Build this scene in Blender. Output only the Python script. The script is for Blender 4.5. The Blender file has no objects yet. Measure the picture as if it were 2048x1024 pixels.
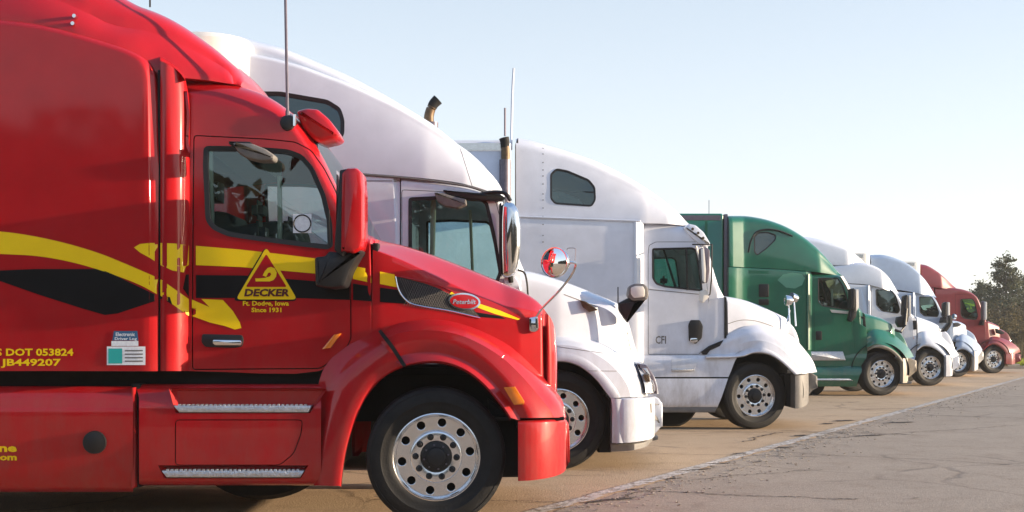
import bpy, bmesh, math, random
import numpy as np
from mathutils import Vector, Matrix
from mathutils.bvhtree import BVHTree
from mathutils.geometry import tessellate_polygon
random.seed(7); rng = np.random.default_rng(7)
R = math.radians
sc = bpy.context.scene
# ------------------------------------------------------------------ camera, sky, sun, exposure
F, CX, HY, CZ = 2300.0, 1024.0, 668.0, 1.415          # focal length in photo pixels, centre, horizon row, eye height
cam = bpy.data.cameras.new('camera'); camo = bpy.data.objects.new('camera', cam)
sc.collection.objects.link(camo); sc.camera = camo
camo.location = (0, 0, CZ); camo.rotation_euler = (R(90), 0, 0)
cam.sensor_width = 36; cam.lens = F*36/2048; cam.shift_y = (HY-512)/2048; cam.clip_end = 3000; cam.clip_start = .05
SUN_E, SUN_A = 8.5, -3.0                              # elevation; azimuth from +X towards +Y
w = bpy.data.worlds.new('World'); sc.world = w; w.use_nodes = True
nt = w.node_tree; bg = nt.nodes['Background']
sky = nt.nodes.new('ShaderNodeTexSky'); sky.sky_type = 'NISHITA'; sky.sun_disc = False
sky.sun_elevation = R(SUN_E); sky.sun_rotation = R(90-SUN_A); sky.air_density = 1.0; sky.dust_density = 1.5; sky.ozone_density = 3.5
# thin high haze: the whole sky is paler towards the horizon all the way round
tcw = nt.nodes.new('ShaderNodeTexCoord'); sx = nt.nodes.new('ShaderNodeSeparateXYZ'); nt.links.new(tcw.outputs['Generated'], sx.inputs[0])
vr = nt.nodes.new('ShaderNodeValToRGB'); ve = vr.color_ramp.elements; ve[0].position = 0; ve[0].color = (2.35, 2.28, 2.15, 1); ve[1].position = .85; ve[1].color = (.50, .80, 1.35, 1)
e_ = ve.new(.12); e_.color = (1.8, 1.82, 1.80, 1); e_ = ve.new(.30); e_.color = (1.30, 1.42, 1.50, 1); e_ = ve.new(.5); e_.color = (.80, 1.05, 1.50, 1)
nt.links.new(sx.outputs[2], vr.inputs[0]); mxw = nt.nodes.new('ShaderNodeMix'); mxw.data_type = 'RGBA'; mxw.inputs[0].default_value = .8
nt.links.new(sky.outputs[0], mxw.inputs[6]); nt.links.new(vr.outputs[0], mxw.inputs[7]); nt.links.new(mxw.outputs[2], bg.inputs[0]); bg.inputs[1].default_value = .141
sl = bpy.data.lights.new('sun', 'SUN'); sl.energy = 2.7; sl.angle = R(.5); sl.color = (1, .80, .58)
so = bpy.data.objects.new('sun', sl); sc.collection.objects.link(so)
sd = Vector((math.cos(R(SUN_E))*math.cos(R(SUN_A)), math.cos(R(SUN_E))*math.sin(R(SUN_A)), math.sin(R(SUN_E))))
so.rotation_euler = sd.to_track_quat('Z', 'Y').to_euler()
vs = sc.view_settings; vs.view_transform = 'Standard'; vs.look = 'None'; vs.gamma = 1; vs.use_curve_mapping = False; vs.exposure = 2.0

# ------------------------------------------------------------------ materials
def mat(name, col, rough=.5, metal=0, coat=0, var=.0, vscale=6, bump=0, bscale=40, spec=.5, wob=0, grime=0):
    m = bpy.data.materials.new(name); m.use_nodes = True; n = m.node_tree; b = n.nodes['Principled BSDF']
    b.inputs['Base Color'].default_value = (*col, 1); b.inputs['Roughness'].default_value = rough
    b.inputs['Metallic'].default_value = metal; b.inputs['Coat Weight'].default_value = coat
    b.inputs['Coat Roughness'].default_value = .06; b.inputs['Specular IOR Level'].default_value = spec
    tc = n.nodes.new('ShaderNodeTexCoord')
    if var:
        t = n.nodes.new('ShaderNodeTexNoise'); t.inputs['Scale'].default_value = vscale; t.inputs['Detail'].default_value = 8
        t.inputs['Roughness'].default_value = .65; n.links.new(tc.outputs['Object'], t.inputs['Vector'])
        r = n.nodes.new('ShaderNodeValToRGB'); r.color_ramp.elements[0].position = .3; r.color_ramp.elements[1].position = .7
        r.color_ramp.elements[0].color = (*[c*(1-var) for c in col], 1); r.color_ramp.elements[1].color = (*[min(1, c*(1+var*.6)) for c in col], 1)
        n.links.new(t.outputs[0], r.inputs[0]); n.links.new(r.outputs[0], b.inputs['Base Color'])
        mr = n.nodes.new('ShaderNodeMapRange'); mr.inputs[3].default_value = rough*.8; mr.inputs[4].default_value = min(1, rough*1.3)
        n.links.new(t.outputs[0], mr.inputs[0]); n.links.new(mr.outputs[0], b.inputs['Roughness'])
    if grime:      # road film: thicker and patchier low down on the bodywork
        sz = n.nodes.new('ShaderNodeSeparateXYZ'); n.links.new(tc.outputs['Object'], sz.inputs[0]); mz = n.nodes.new('ShaderNodeMapRange')
        mz.inputs[1].default_value = 1.7; mz.inputs[2].default_value = .35; mz.inputs[3].default_value = .06; mz.inputs[4].default_value = 1; n.links.new(sz.outputs[2], mz.inputs[0])
        mpg = n.nodes.new('ShaderNodeMapping'); mpg.inputs['Scale'].default_value = (2.2, 2.2, .7); n.links.new(tc.outputs['Object'], mpg.inputs[0])
        tg = n.nodes.new('ShaderNodeTexNoise'); tg.inputs['Scale'].default_value = 2.4; tg.inputs['Detail'].default_value = 10; tg.inputs['Roughness'].default_value = .72; n.links.new(mpg.outputs[0], tg.inputs['Vector'])
        mg = n.nodes.new('ShaderNodeMapRange'); mg.inputs[1].default_value = .42; mg.inputs[2].default_value = .78; n.links.new(tg.outputs[0], mg.inputs[0])
        ml = n.nodes.new('ShaderNodeMath'); ml.operation = 'MULTIPLY'; n.links.new(mz.outputs[0], ml.inputs[0]); n.links.new(mg.outputs[0], ml.inputs[1])
        m2 = n.nodes.new('ShaderNodeMath'); m2.operation = 'MULTIPLY'; n.links.new(ml.outputs[0], m2.inputs[0]); m2.inputs[1].default_value = grime
        gx = n.nodes.new('ShaderNodeMix'); gx.data_type = 'RGBA'; gx.inputs[7].default_value = (.17, .135, .10, 1); n.links.new(m2.outputs[0], gx.inputs[0])
        n.links.new(r.outputs[0], gx.inputs[6]); n.links.new(gx.outputs[2], b.inputs['Base Color'])
        cw = n.nodes.new('ShaderNodeMath'); cw.operation = 'SUBTRACT'; cw.inputs[0].default_value = coat; n.links.new(m2.outputs[0], cw.inputs[1]); cw.use_clamp = True; n.links.new(cw.outputs[0], b.inputs['Coat Weight'])
    if bump or wob:
        t2 = n.nodes.new('ShaderNodeTexNoise'); t2.inputs['Scale'].default_value = 1.6 if wob else bscale
        t2.inputs['Detail'].default_value = 1 if wob else 6
        n.links.new(tc.outputs['Object'], t2.inputs['Vector'])
        bp = n.nodes.new('ShaderNodeBump'); bp.inputs['Strength'].default_value = wob or bump
        bp.inputs['Distance'].default_value = .02 if wob else .01
        n.links.new(t2.outputs[0], bp.inputs['Height']); n.links.new(bp.outputs[0], b.inputs['Normal'])
        if wob: n.links.new(bp.outputs[0], b.inputs['Coat Normal'])
    return m
def glassmat(name, tint, refl=.14, dark=.0):
    m = bpy.data.materials.new(name); m.use_nodes = True; n = m.node_tree; n.nodes.clear()
    o = n.nodes.new('ShaderNodeOutputMaterial'); tr = n.nodes.new('ShaderNodeBsdfTransparent'); tr.inputs[0].default_value = (*tint, 1)
    g = n.nodes.new('ShaderNodeBsdfGlossy'); g.inputs['Roughness'].default_value = .01; g.inputs[0].default_value = (.85, 1, .97, 1)
    fr = n.nodes.new('ShaderNodeFresnel'); fr.inputs[0].default_value = 1.5
    mr = n.nodes.new('ShaderNodeMapRange'); mr.inputs[3].default_value = refl; mr.inputs[4].default_value = 1.0
    n.links.new(fr.outputs[0], mr.inputs[0]); mx = n.nodes.new('ShaderNodeMixShader')
    n.links.new(mr.outputs[0], mx.inputs[0]); n.links.new(tr.outputs[0], mx.inputs[1]); n.links.new(g.outputs[0], mx.inputs[2])
    n.links.new(mx.outputs[0], o.inputs[0]); return m
M = dict(
 red=mat('red_paint', (.42, .006, .010), .42, coat=.75, spec=.12, grime=.35, var=.12, vscale=2.5, wob=.10),
 dred=mat('old_red_paint', (.23, .020, .028), .4, grime=.5, coat=.6, var=.12, wob=.05),
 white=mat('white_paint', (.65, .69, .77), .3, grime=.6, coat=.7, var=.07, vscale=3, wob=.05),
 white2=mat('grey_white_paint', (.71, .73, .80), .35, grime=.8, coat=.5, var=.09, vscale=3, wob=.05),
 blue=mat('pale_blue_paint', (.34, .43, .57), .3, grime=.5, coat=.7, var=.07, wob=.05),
 green=mat('green_paint', (.002, .12, .064), .3, grime=.4, coat=.9, var=.12, vscale=3, wob=.06),
 cream=mat('trailer_white', (.72, .70, .65), .45, coat=.2, var=.06),
 black=mat('black_plastic', (.008, .008, .009), .5, var=.3, vscale=12),
 under=mat('underbody_black', (.004, .004, .0045), .8, var=.3),
 rubber=mat('tyre_rubber', (.010, .0095, .009), .62, var=.75, vscale=7, bump=.3, bscale=60, spec=.35),
 gasket=mat('window_rubber', (.008, .008, .009), .45),
 chrome=mat('chrome', (.75, .75, .76), .09, metal=1, var=.05),
 alu=mat('polished_aluminium', (.86, .86, .86), .22, metal=1, var=.10, vscale=14),
 tread=mat('tread_plate', (.55, .56, .58), .35, metal=.9, var=.2, vscale=30, bump=.8, bscale=90),
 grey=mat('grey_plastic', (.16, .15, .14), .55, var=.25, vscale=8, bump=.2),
 beige=mat('worn_bumper', (.42, .37, .29), .5, var=.25, vscale=8),
 steel=mat('dull_steel', (.16, .14, .17), .45, metal=.6, var=.2, vscale=20),
 rust=mat('heat_browned_steel', (.13, .085, .05), .5, metal=.6, var=.4, vscale=18),
 yellow=mat('yellow_vinyl', (1.0, .66, .004), .4, coat=.3, spec=.25, var=.06),
 blk=mat('black_vinyl', (.003, .003, .004), .4, coat=.2, spec=.2, var=.2),
 dark=mat('dark_red_vinyl', (.10, .004, .004), .35, coat=.8),
 amber=mat('amber_lens', (.80, .20, .01), .2, coat=1, var=.1, vscale=20),
 lens=mat('headlight_lens', (.55, .56, .58), .12, metal=.4, coat=1, var=.3, vscale=18),
 mesh=mat('intake_mesh', (.015, .015, .015), .5, bump=1, bscale=160, var=.5, vscale=120),
 blue_st=mat('blue_sticker', (.03, .12, .24), .5), teal=mat('teal_sticker', (.02, .42, .38), .5), wht=mat('white_sticker', (.86, .88, .90), .5, var=.15, vscale=40),
 rtxt=mat('red_sticker', (.55, .04, .06), .5),
 seat=mat('seat_fabric', (.035, .04, .045), .9, var=.2), lite=mat('cab_trim', (.25, .23, .20), .8, var=.15), curtain=mat('curtain', (.55, .52, .42), .9, var=.1),
 mir=mat('mirror_glass', (.9, .9, .9), .01, metal=1),
 glass=glassmat('tinted_glass', (.70, .89, .87), .07), sglass=glassmat('sleeper_glass', (.10, .14, .15), .08),
)
# ------------------------------------------------------------------ helpers
COL = sc.collection
def tag(o, label=None, cat=None, group=None, kind=None):
    if label: o['label'] = label
    if cat: o['category'] = cat
    if group: o['group'] = group
    if kind: o['kind'] = kind
    return o
def link(name, me, parent=None, loc=(0, 0, 0)):
    o = bpy.data.objects.new(name, me); COL.objects.link(o); o.location = loc
    if parent: o.parent = parent
    return o
def mesh(name, verts, faces, m, smooth=True, angle=38):
    me = bpy.data.meshes.new(name); me.from_pydata([tuple(map(float, v)) for v in verts], [], [tuple(map(int, f)) for f in faces])
    me.validate(); bm = bmesh.new(); bm.from_mesh(me); bmesh.ops.recalc_face_normals(bm, faces=bm.faces); bm.to_mesh(me); bm.free()
    if m: me.materials.append(m)
    if smooth:
        me.polygons.foreach_set('use_smooth', [True]*len(me.polygons)); me.set_sharp_from_angle(angle=R(angle))
    return me
def X_(px, d): return (px-CX)*d/F
def Z_(py, d): return CZ+(HY-py)*d/F
def catmull(P, n=8, closed=False):
    P = np.array(P, float)
    if len(P) < 3 and not closed: return np.array([P[0]+(P[-1]-P[0])*t for t in np.linspace(0, 1, n+1)])
    Q = []; L = len(P)
    for i in range(L if closed else L-1):
        p1, p2 = P[i], P[(i+1) % L]
        p0 = P[(i-1) % L] if closed or i > 0 else 2*p1-p2
        p3 = P[(i+2) % L] if closed or i+2 < L else 2*p2-p1
        a, b, c = [max(1e-6, np.linalg.norm(v))**.5 for v in (p1-p0, p2-p1, p3-p2)]   # centripetal
        m1 = ((p1-p0)/a-(p2-p0)/(a+b)+(p2-p1)/b)*b; m2 = ((p2-p1)/b-(p3-p1)/(b+c)+(p3-p2)/c)*b
        for k in range(n):
            t = k/n; Q.append((2*t**3-3*t*t+1)*p1+(t**3-2*t*t+t)*m1+(-2*t**3+3*t*t)*p2+(t**3-t*t)*m2)
    if not closed: Q.append(P[-1])
    return np.array(Q)
def resamp(Q, n):
    s = np.r_[0, np.cumsum(np.linalg.norm(np.diff(Q, axis=0), axis=1))]; u = np.linspace(0, s[-1], n)
    return np.stack([np.interp(u, s, Q[:, k]) for k in range(Q.shape[1])], 1)
def rpoly(P, r, n=4):
    """round the corners of a polygon"""
    P = [np.array(p, float) for p in P]; out = []
    for i, p in enumerate(P):
        a, b = P[i-1]-p, P[(i+1) % len(P)]-p; la, lb = np.linalg.norm(a), np.linalg.norm(b)
        q = min(r, la*.48, lb*.48); s, e = p+a/la*q, p+b/lb*q
        for k in range(n+1):
            t = k/n; out.append(tuple((1-t)**2*s+2*t*(1-t)*p+t*t*e))
    return out
def par(v, x):
    if isinstance(v, (int, float)): return float(v)
    a = np.array(v); return float(np.interp(x, a[:, 0], a[:, 1]))
def ell(x0, x1, y0, dep, n=14):
    return [(x0+(x1-x0)*math.sin(math.pi/2*k/n), y0+dep*(1-math.cos(math.pi/2*k/n))) for k in range(n+1)]
def insetpoly(P, g):
    P = np.array(P); n = len(P); A = sum(P[i][0]*P[(i+1) % n][1]-P[(i+1) % n][0]*P[i][1] for i in range(n)); s = 1 if A > 0 else -1
    out = []
    for i in range(n):
        t = P[(i+1) % n]-P[i-1]; t = t/max(1e-9, np.linalg.norm(t)); out.append(P[i]+s*g*np.array([-t[1], t[0]]))
    return np.array(out)
def tube(pts, r, seg=8, smooth=True, n=6):
    Q = catmull(pts, n) if smooth and len(pts) > 2 else np.array(pts, float); V = []; Fc = []
    rr = r if isinstance(r, (list, tuple)) else [r]*2
    for i, p in enumerate(Q):
        t = Q[min(i+1, len(Q)-1)]-Q[max(i-1, 0)]; t = t/max(1e-9, np.linalg.norm(t))
        a = np.cross(t, [0, 0, 1]) if abs(t[2]) < .9 else np.cross(t, [1, 0, 0]); a /= np.linalg.norm(a); b = np.cross(t, a)
        ra = np.interp(i/(len(Q)-1), np.linspace(0, 1, len(rr)), rr)
        for k in range(seg):
            c = 2*math.pi*k/seg; V.append(p+ra*(a*math.cos(c)+b*math.sin(c)))
    for i in range(len(Q)-1):
        for k in range(seg): Fc.append((i*seg+k, i*seg+(k+1) % seg, (i+1)*seg+(k+1) % seg, (i+1)*seg+k))
    Fc.append(tuple(range(seg))); Fc.append(tuple((len(Q)-1)*seg+k for k in range(seg)))
    return V, Fc
def boxm(x0, x1, y0, y1, z0, z1, bev=0):
    bm = bmesh.new(); bmesh.ops.create_cube(bm, size=1)
    for v in bm.verts: v.co = ((x0+x1)/2+v.co.x*(x1-x0), (y0+y1)/2+v.co.y*(y1-y0), (z0+z1)/2+v.co.z*(z1-z0))
    if bev: bmesh.ops.bevel(bm, geom=list(bm.edges), offset=bev, segments=2, affect='EDGES')
    V = [tuple(v.co) for v in bm.verts]; bm.verts.index_update(); Fc = [tuple(v.index for v in f.verts) for f in bm.faces]; bm.free(); return V, Fc
def lathe(prof, seg=48, axis='Y'):
    """profile of (radius, y) pairs turned round the Y axis"""
    V = []; Fc = []
    for r, y in prof:
        for k in range(seg): a = 2*math.pi*k/seg; V.append((r*math.cos(a), y, r*math.sin(a)))
    for i in range(len(prof)-1):
        for k in range(seg): Fc.append((i*seg+k, i*seg+(k+1) % seg, (i+1)*seg+(k+1) % seg, (i+1)*seg+k))
    if prof[0][0] > 1e-4: pass
    return V, Fc
def join(*vf):
    V = []; Fc = []
    for v, f in vf:
        o = len(V); V += list(v); Fc += [tuple(i+o for i in q) for q in f]
    return V, Fc
ROUND = [(1-math.cos(a), math.sin(a)) for a in np.linspace(0, math.pi/2, 8)]
CREASE = [(0, 0), (.012, .05), (.04, .085), (.10, .14), (.35, .40), (.65, .70), (.88, .91), (1, 1)]

class Truck:
    def __init__(s, name, label, d, W, pxf, paint, group='semi trucks parked nose out in one long row'):
        s.d, s.W, s.yc, s.paint = d, W, d+W/2, paint
        s.o = Vector((X_(pxf, d)-3, s.yc, 0)); s.root = bpy.data.objects.new(name, None); COL.objects.link(s.root); s.root.location = s.o
        tag(s.root, label, 'truck', group); s.targets = []
    def P(s, px, py, y=0.):
        dd = s.d+y; return (X_(px, dd), dd, Z_(py, dd))
    def add(s, name, VF, m, parent=None, both=False, label=None, target=False, smooth=True, angle=30):
        V, Fc = VF
        if len(V) == 0: print('EMPTY', name); return None
        V = np.array([tuple(v) for v in V], float)
        if target: s.targets.append((V.copy(), list(Fc)))
        m = M[m] if isinstance(m, str) else m
        o = link(name, mesh(name, V-np.array(s.o), Fc, m, smooth, angle), parent or s.root)
        if label: o['label'] = label
        if both:
            V2 = V.copy(); V2[:, 1] = 2*s.yc-V2[:, 1]; link(name, mesh(name, V2-np.array(s.o), Fc, m, smooth, angle), parent or s.root)
        return o
    # section loft: outline of top and bottom traced at the side, rounded over to the roof, mirrored to the far side
    def shell(s, top, bot, inset=0., rW=.12, rH=None, lean=0., crown=.03, prof=ROUND, step=.05, K=12, yref=.6, smooth=True, bulge=0., W=None):
        topq = catmull(top, 6) if smooth else np.array(top, float); botq = catmull(bot, 4) if smooth else np.array(bot, float)
        def wx(px): return X_(px, s.d)
        rH = rH if rH is not None else rW
        T3 = np.array([[X_(p[0], s.d+par(inset, p[0])+yref*par(rW, p[0])), Z_(p[1], s.d+par(inset, p[0])+yref*par(rW, p[0])), p[0]] for p in topq])
        B3 = np.array([[X_(p[0], s.d+par(inset, p[0])), Z_(p[1], s.d+par(inset, p[0]))] for p in botq])
        x0, x1 = T3[0, 0], T3[-1, 0]
        tg = np.gradient(T3[:, :2], axis=0); tg /= np.maximum(1e-9, np.linalg.norm(tg, axis=1))[:, None]
        hh = np.array([par(rH, p) for p in T3[:, 2]]); S = T3[:, :2]+np.stack([tg[:, 1], -tg[:, 0]], 1)*hh[:, None]
        order = np.argsort(S[:, 0]); S = S[order]
        xs = np.unique(np.round(np.r_[np.linspace(x0, x1, max(3, int((x1-x0)/step))), T3[:, 0], ], 4)); xs = np.clip(xs, x0, x1)
        keep = [xs[0]]
        for x in xs[1:-1]:
            if x-keep[-1] > step*.3: keep.append(x)
        if xs[-1]-keep[-1] < step*.2 and len(keep) > 1: keep.pop()
        keep.append(xs[-1]); xs = np.array(keep)
        rings = []
        for x in xs:
            px = CX+x*F/s.d; zt = np.interp(x, T3[:, 0], T3[:, 1]); zb = np.interp(x, B3[:, 0], B3[:, 1])
            zs = np.interp(x, S[:, 0], S[:, 1]) if x <= S[-1, 0] else zb
            zs = min(max(zs, zb+.002), zt-.004); zb = min(zb, zs-.001)
            ins, rw, ln, cr = par(inset, px), par(rW, px), par(lean, px), par(crown, px)
            sec = []
            for k in range(K+1):
                t = k/K; y = ins+ln*t**2-bulge*math.sin(math.pi*t); sec.append((s.d+y, zb+(zs-zb)*t))
            yb = s.d+ins+ln
            for fy, fz in prof[1:]: sec.append((yb+rw*fy, zs+(zt-zs)*fz))
            ye = yb+rw
            for k in range(1, 5): t = k/4; sec.append((ye+(s.yc-ye)*t, zt+cr*math.sin(t*math.pi/2)))
            rings.append([(x, y, z) for y, z in sec]+[(x, 2*s.yc-y, z) for y, z in sec[-2::-1]])
        n = len(rings[0]); V = [v for r in rings for v in r]; Fc = []
        for i in range(len(rings)-1):
            for k in range(n): Fc.append((i*n+k, i*n+(k+1) % n, (i+1)*n+(k+1) % n, (i+1)*n+k))
        h = n//2
        for b in (0, (len(rings)-1)*n):       # end caps as quads between mirrored halves
            for k in range(h): Fc.append((b+k, b+k+1, b+n-2-k, b+n-1-k))
        bm = bmesh.new(); vv = [bm.verts.new(v) for v in V]
        for f in Fc:
            q = list(dict.fromkeys(f))
            if len(q) > 2:
                try: bm.faces.new([vv[i] for i in q])
                except ValueError: pass
        bmesh.ops.recalc_face_normals(bm, faces=bm.faces); bm.normal_update()
        if sum(f.calc_area()*f.normal.z*f.calc_center_median().z for f in bm.faces) < 0: bmesh.ops.reverse_faces(bm, faces=bm.faces); bm.normal_update()
        return bm
    def bvh(s, bm): return BVHTree.FromBMesh(bm)
    def surf(s, tree, px, py, out=0.):
        """where the sight line through a photo point meets this truck's own panel"""
        o = Vector((0, 0, CZ)); dr = Vector(((px-CX)/F, 1, (HY-py)/F)).normalized()
        h = tree.ray_cast(o, dr)[0]
        if h is None: return None
        return Vector((h.x, h.y-out, h.z))
    def cut(s, bm, poly, yo, far=False):
        P = [Vector((X_(p[0], s.d+yo), 0, Z_(p[1], s.d+yo))) for p in poly]
        n = len(P); A = sum(P[i].x*P[(i+1) % n].z-P[(i+1) % n].x*P[i].z for i in range(n)); sg = 1 if A > 0 else -1
        x0, x1 = min(p.x for p in P)-.02, max(p.x for p in P)+.02; z0, z1 = min(p.z for p in P)-.02, max(p.z for p in P)+.02
        def side(c): return (c.y > s.yc+.35) if far else (c.y < s.yc-.35)
        for i in range(n):
            p, q = P[i], P[(i+1) % n]
            if (q-p).length < 1e-5: continue
            no = Vector((-(q-p).z, 0, (q-p).x)).normalized()
            fs = [f for f in bm.faces if side(f.calc_center_median()) and max(v.co.x for v in f.verts) > x0 and min(v.co.x for v in f.verts) < x1 and max(v.co.z for v in f.verts) > z0 and min(v.co.z for v in f.verts) < z1]
            g = set(fs)
            for f in fs: g.update(f.edges); g.update(f.verts)
            bmesh.ops.bisect_plane(bm, geom=list(g), dist=1e-5, plane_co=p, plane_no=no)
        def inside(c):
            for i in range(n):
                p, q = P[i], P[(i+1) % n]
                if sg*((q.x-p.x)*(c.z-p.z)-(q.z-p.z)*(c.x-p.x)) < -1e-6: return False
            return True
        return [f for f in bm.faces if side(f.calc_center_median()) and inside(f.calc_center_median())]
    def take(s, bm, faces):
        idx = {}; V = []; Fc = []
        for f in faces:
            q = []
            for v in f.verts:
                if v not in idx: idx[v] = len(V); V.append(tuple(v.co))
                q.append(idx[v])
            Fc.append(tuple(q))
        bmesh.ops.delete(bm, geom=faces, context='FACES'); return V, Fc
    def window(s, bm, tree, poly, yo, parent=None, gw=.03, glass='glass', far=True, name='window', frame='gasket', setb=.012):
        for fr in ((False, True) if far else (False,)):
            s.take(bm, s.cut(bm, poly, yo, fr))
        P = np.array([(X_(p[0], s.d+yo), Z_(p[1], s.d+yo)) for p in poly]); I = insetpoly(P, gw)
        def yy(x, z):
            h = tree.ray_cast(Vector((x, s.d-3, z)), Vector((0, 1, 0)))[0]; return h.y if h is not None else s.d+yo
        c = P.mean(0); Y = [yy(*(p*.97+c*.03)) for p in P]; n = len(P); V = []; Fc = []
        O = insetpoly(P, -.006)
        for i in range(n):
            y = Y[i]; V += [(O[i][0], y+.004, O[i][1]), (O[i][0], y-.006, O[i][1]), (I[i][0], y-.003, I[i][1]), (I[i][0], y+.03, I[i][1])]
        for i in range(n):
            j = (i+1) % n
            for k in range(3): Fc.append((i*4+k, j*4+k, j*4+k+1, i*4+k+1))
        G = [(p[0], Y[i]+setb, p[1]) for i, p in enumerate(I)]; yc = sum(g[1] for g in G)/n; G.append((I[:, 0].mean(), yc, I[:, 1].mean()))
        g = s.add(name, (G, [(i, (i+1) % n, n) for i in range(n)]), glass, parent, both=False)
        s.add('window_seal', (V, Fc), frame, parent, both=False, angle=50)
        if far:
            def mir(VF): return [(a, 2*s.yc-b, c) for a, b, c in VF[0]], VF[1]
            s.add(name, mir((G, [(i, (i+1) % n, n) for i in range(n)])), glass, parent); s.add('window_seal', mir((V, Fc)), frame, parent)
        return g
    def fin(s, bm, name, m=None, parent=None, label=None, target=True, angle=35):
        bm.verts.index_update(); VF = ([tuple(v.co) for v in bm.verts], [tuple(v.index for v in f.verts) for f in bm.faces]); bm.free()
        return s.add(name, VF, m or s.paint, parent, label=label, target=target, angle=angle)
    def strips(s, curves, n=40, m=5, tail=None):
        """panel lofted through curves; each curve is (points, depth offset)"""
        C = [resamp(catmull([s.P(p[0], p[1], (p[2] if len(p) > 2 else y)) for p in pts], 8), n) for pts, y in curves]
        C = np.array(C); out = []
        for j in range(n): out.append(catmull(C[:, j], m))
        G = np.array(out); k = G.shape[1]; V = G.reshape(-1, 3); Fc = [(i*k+a, i*k+a+1, (i+1)*k+a+1, (i+1)*k+a) for i in range(n-1) for a in range(k-1)]
        return V, Fc
    def prism(s, poly, y0, y1, bev=.01, r=0):
        """outline traced at depth y0 and given real thickness to y1, edges rounded"""
        if r: poly = rpoly(poly, r)
        P = np.array([(X_(p[0], s.d+y0), Z_(p[1], s.d+y0)) for p in poly]); n = len(P); sg = 1 if y1 > y0 else -1
        b = min(bev, abs(y1-y0)*.45); I = insetpoly(P, b); I2 = insetpoly(P, b*.3)
        L = [(I, y0), (I2, y0+sg*b*.3), (P, y0+sg*b), (P, y1-sg*b), (I2, y1-sg*b*.3), (I, y1)]; V = []; Fc = []
        for q, y in L: V += [(p[0], s.d+y, p[1]) for p in q]
        for k in range(len(L)-1):
            for i in range(n): Fc.append((k*n+i, k*n+(i+1) % n, (k+1)*n+(i+1) % n, (k+1)*n+i))
        Fc.append(tuple(range(n))); Fc.append(tuple(range((len(L)-1)*n, len(L)*n))); return V, Fc
    def btree(s):
        V = []; Fc = []
        for v, f in s.targets:
            o = len(V); V += [tuple(p) for p in v]; Fc += [tuple(i+o for i in q) for q in f]
        return BVHTree.FromPolygons(V, Fc)
    def decal(s, name, poly, m, out=.003, cell=14, label=None, parent=None, tris=None, rnd=False):
        """thin vinyl laid on the truck's own surface"""
        if tris is None:
            pts = [Vector((p[0], p[1], 0)) for p in poly]; T = tessellate_polygon([pts]); VV, TT = pts, T
        else: VV, TT = [Vector((p[0], p[1], 0)) for p in poly], tris
        bm = bmesh.new(); vv = [bm.verts.new(v) for v in VV]
        for t in TT:
            try: bm.faces.new([vv[i] for i in t])
            except ValueError: pass
        xs = [v.co.x for v in bm.verts]; ys = [v.co.y for v in bm.verts]
        for a in np.arange(math.floor(min(xs)/cell)*cell+cell, max(xs), cell):
            bmesh.ops.bisect_plane(bm, geom=bm.verts[:]+bm.edges[:]+bm.faces[:], plane_co=(a, 0, 0), plane_no=(1, 0, 0))
        for a in np.arange(math.floor(min(ys)/cell)*cell+cell, max(ys), cell):
            bmesh.ops.bisect_plane(bm, geom=bm.verts[:]+bm.edges[:]+bm.faces[:], plane_co=(0, a, 0), plane_no=(0, 1, 0))
        if not hasattr(s, 'tree'): s.tree = s.btree()
        V = []; last = None
        for v in bm.verts:
            h = s.surf(s.tree, v.co.x, v.co.y, out)
            if h is None: h = last or Vector(s.P(v.co.x, v.co.y, -out))
            last = h; V.append(tuple(h))
        bm.verts.index_update(); Fc = [tuple(v.index for v in f.verts) for f in bm.faces]; bm.free()
        return s.add(name, (V, Fc), m, parent, label=label)
    def text(s, name, txt, px, py, h, w=None, m='yellow', align='LEFT', bold=.02, shear=0, label=None, out=.003):
        cu = bpy.data.curves.new('t', 'FONT'); cu.body = txt; cu.size = 1; cu.offset = bold; cu.shear = shear; cu.resolution_u = 2
        ob = bpy.data.objects.new('t', cu); COL.objects.link(ob); bpy.context.view_layer.update()
        me = bpy.data.meshes.new_from_object(ob); bpy.data.objects.remove(ob)
        V = np.array([v.co for v in me.vertices]); Fc = [tuple(p.vertices) for p in me.polygons]; bpy.data.meshes.remove(me)
        x0, x1, y1 = V[:, 0].min(), V[:, 0].max(), .70; sy = h/y1; sx = w/(x1-x0) if w else sy
        Q = [(px+(v[0]-x0)*sx, py-v[1]*sy) for v in V]
        if align == 'RIGHT': Q = [(a-(x1-x0)*sx, b) for a, b in Q]
        return s.decal(name, Q, m, out=out, cell=40, tris=Fc, label=label)

# ------------------------------------------------------------------ wheel (one set of meshes shared by all trucks)
def disc_holes():
    cu = bpy.data.curves.new('c', 'CURVE'); cu.dimensions = '2D'; cu.fill_mode = 'BOTH'; cu.extrude = .009; cu.bevel_depth = .004; cu.bevel_resolution = 1
    def circ(x, y, r, n=16, ph=0):
        sp = cu.splines.new('POLY'); sp.points.add(n-1); sp.use_cyclic_u = True
        for k in range(n): a = 2*math.pi*k/n; sp.points[k].co = (x+r*math.cos(a), y+r*math.sin(a), 0, 1)
    circ(0, 0, .301, 72); circ(0, 0, .190, 48)
    for k in range(10): a = R(36*k+12); circ(.252*math.cos(a), .252*math.sin(a), .0345, 18)
    ob = bpy.data.objects.new('c', cu); COL.objects.link(ob); bpy.context.view_layer.update(); me = bpy.data.meshes.new_from_object(ob); bpy.data.objects.remove(ob)
    V = [(v.co.x, v.co.z, v.co.y) for v in me.vertices]; Fc = [tuple(p.vertices) for p in me.polygons]; return V, Fc
RT = .512
tp = [(.305, -.100), (.318, -.128), (.335, -.140), (.36, -.146), (.40, -.150), (.404, -.153), (.43, -.152), (.455, -.148), (.476, -.141), (.479, -.144), (.492, -.137), (.503, -.128), (RT-.004, -.118)]
yy_ = -.118
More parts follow.
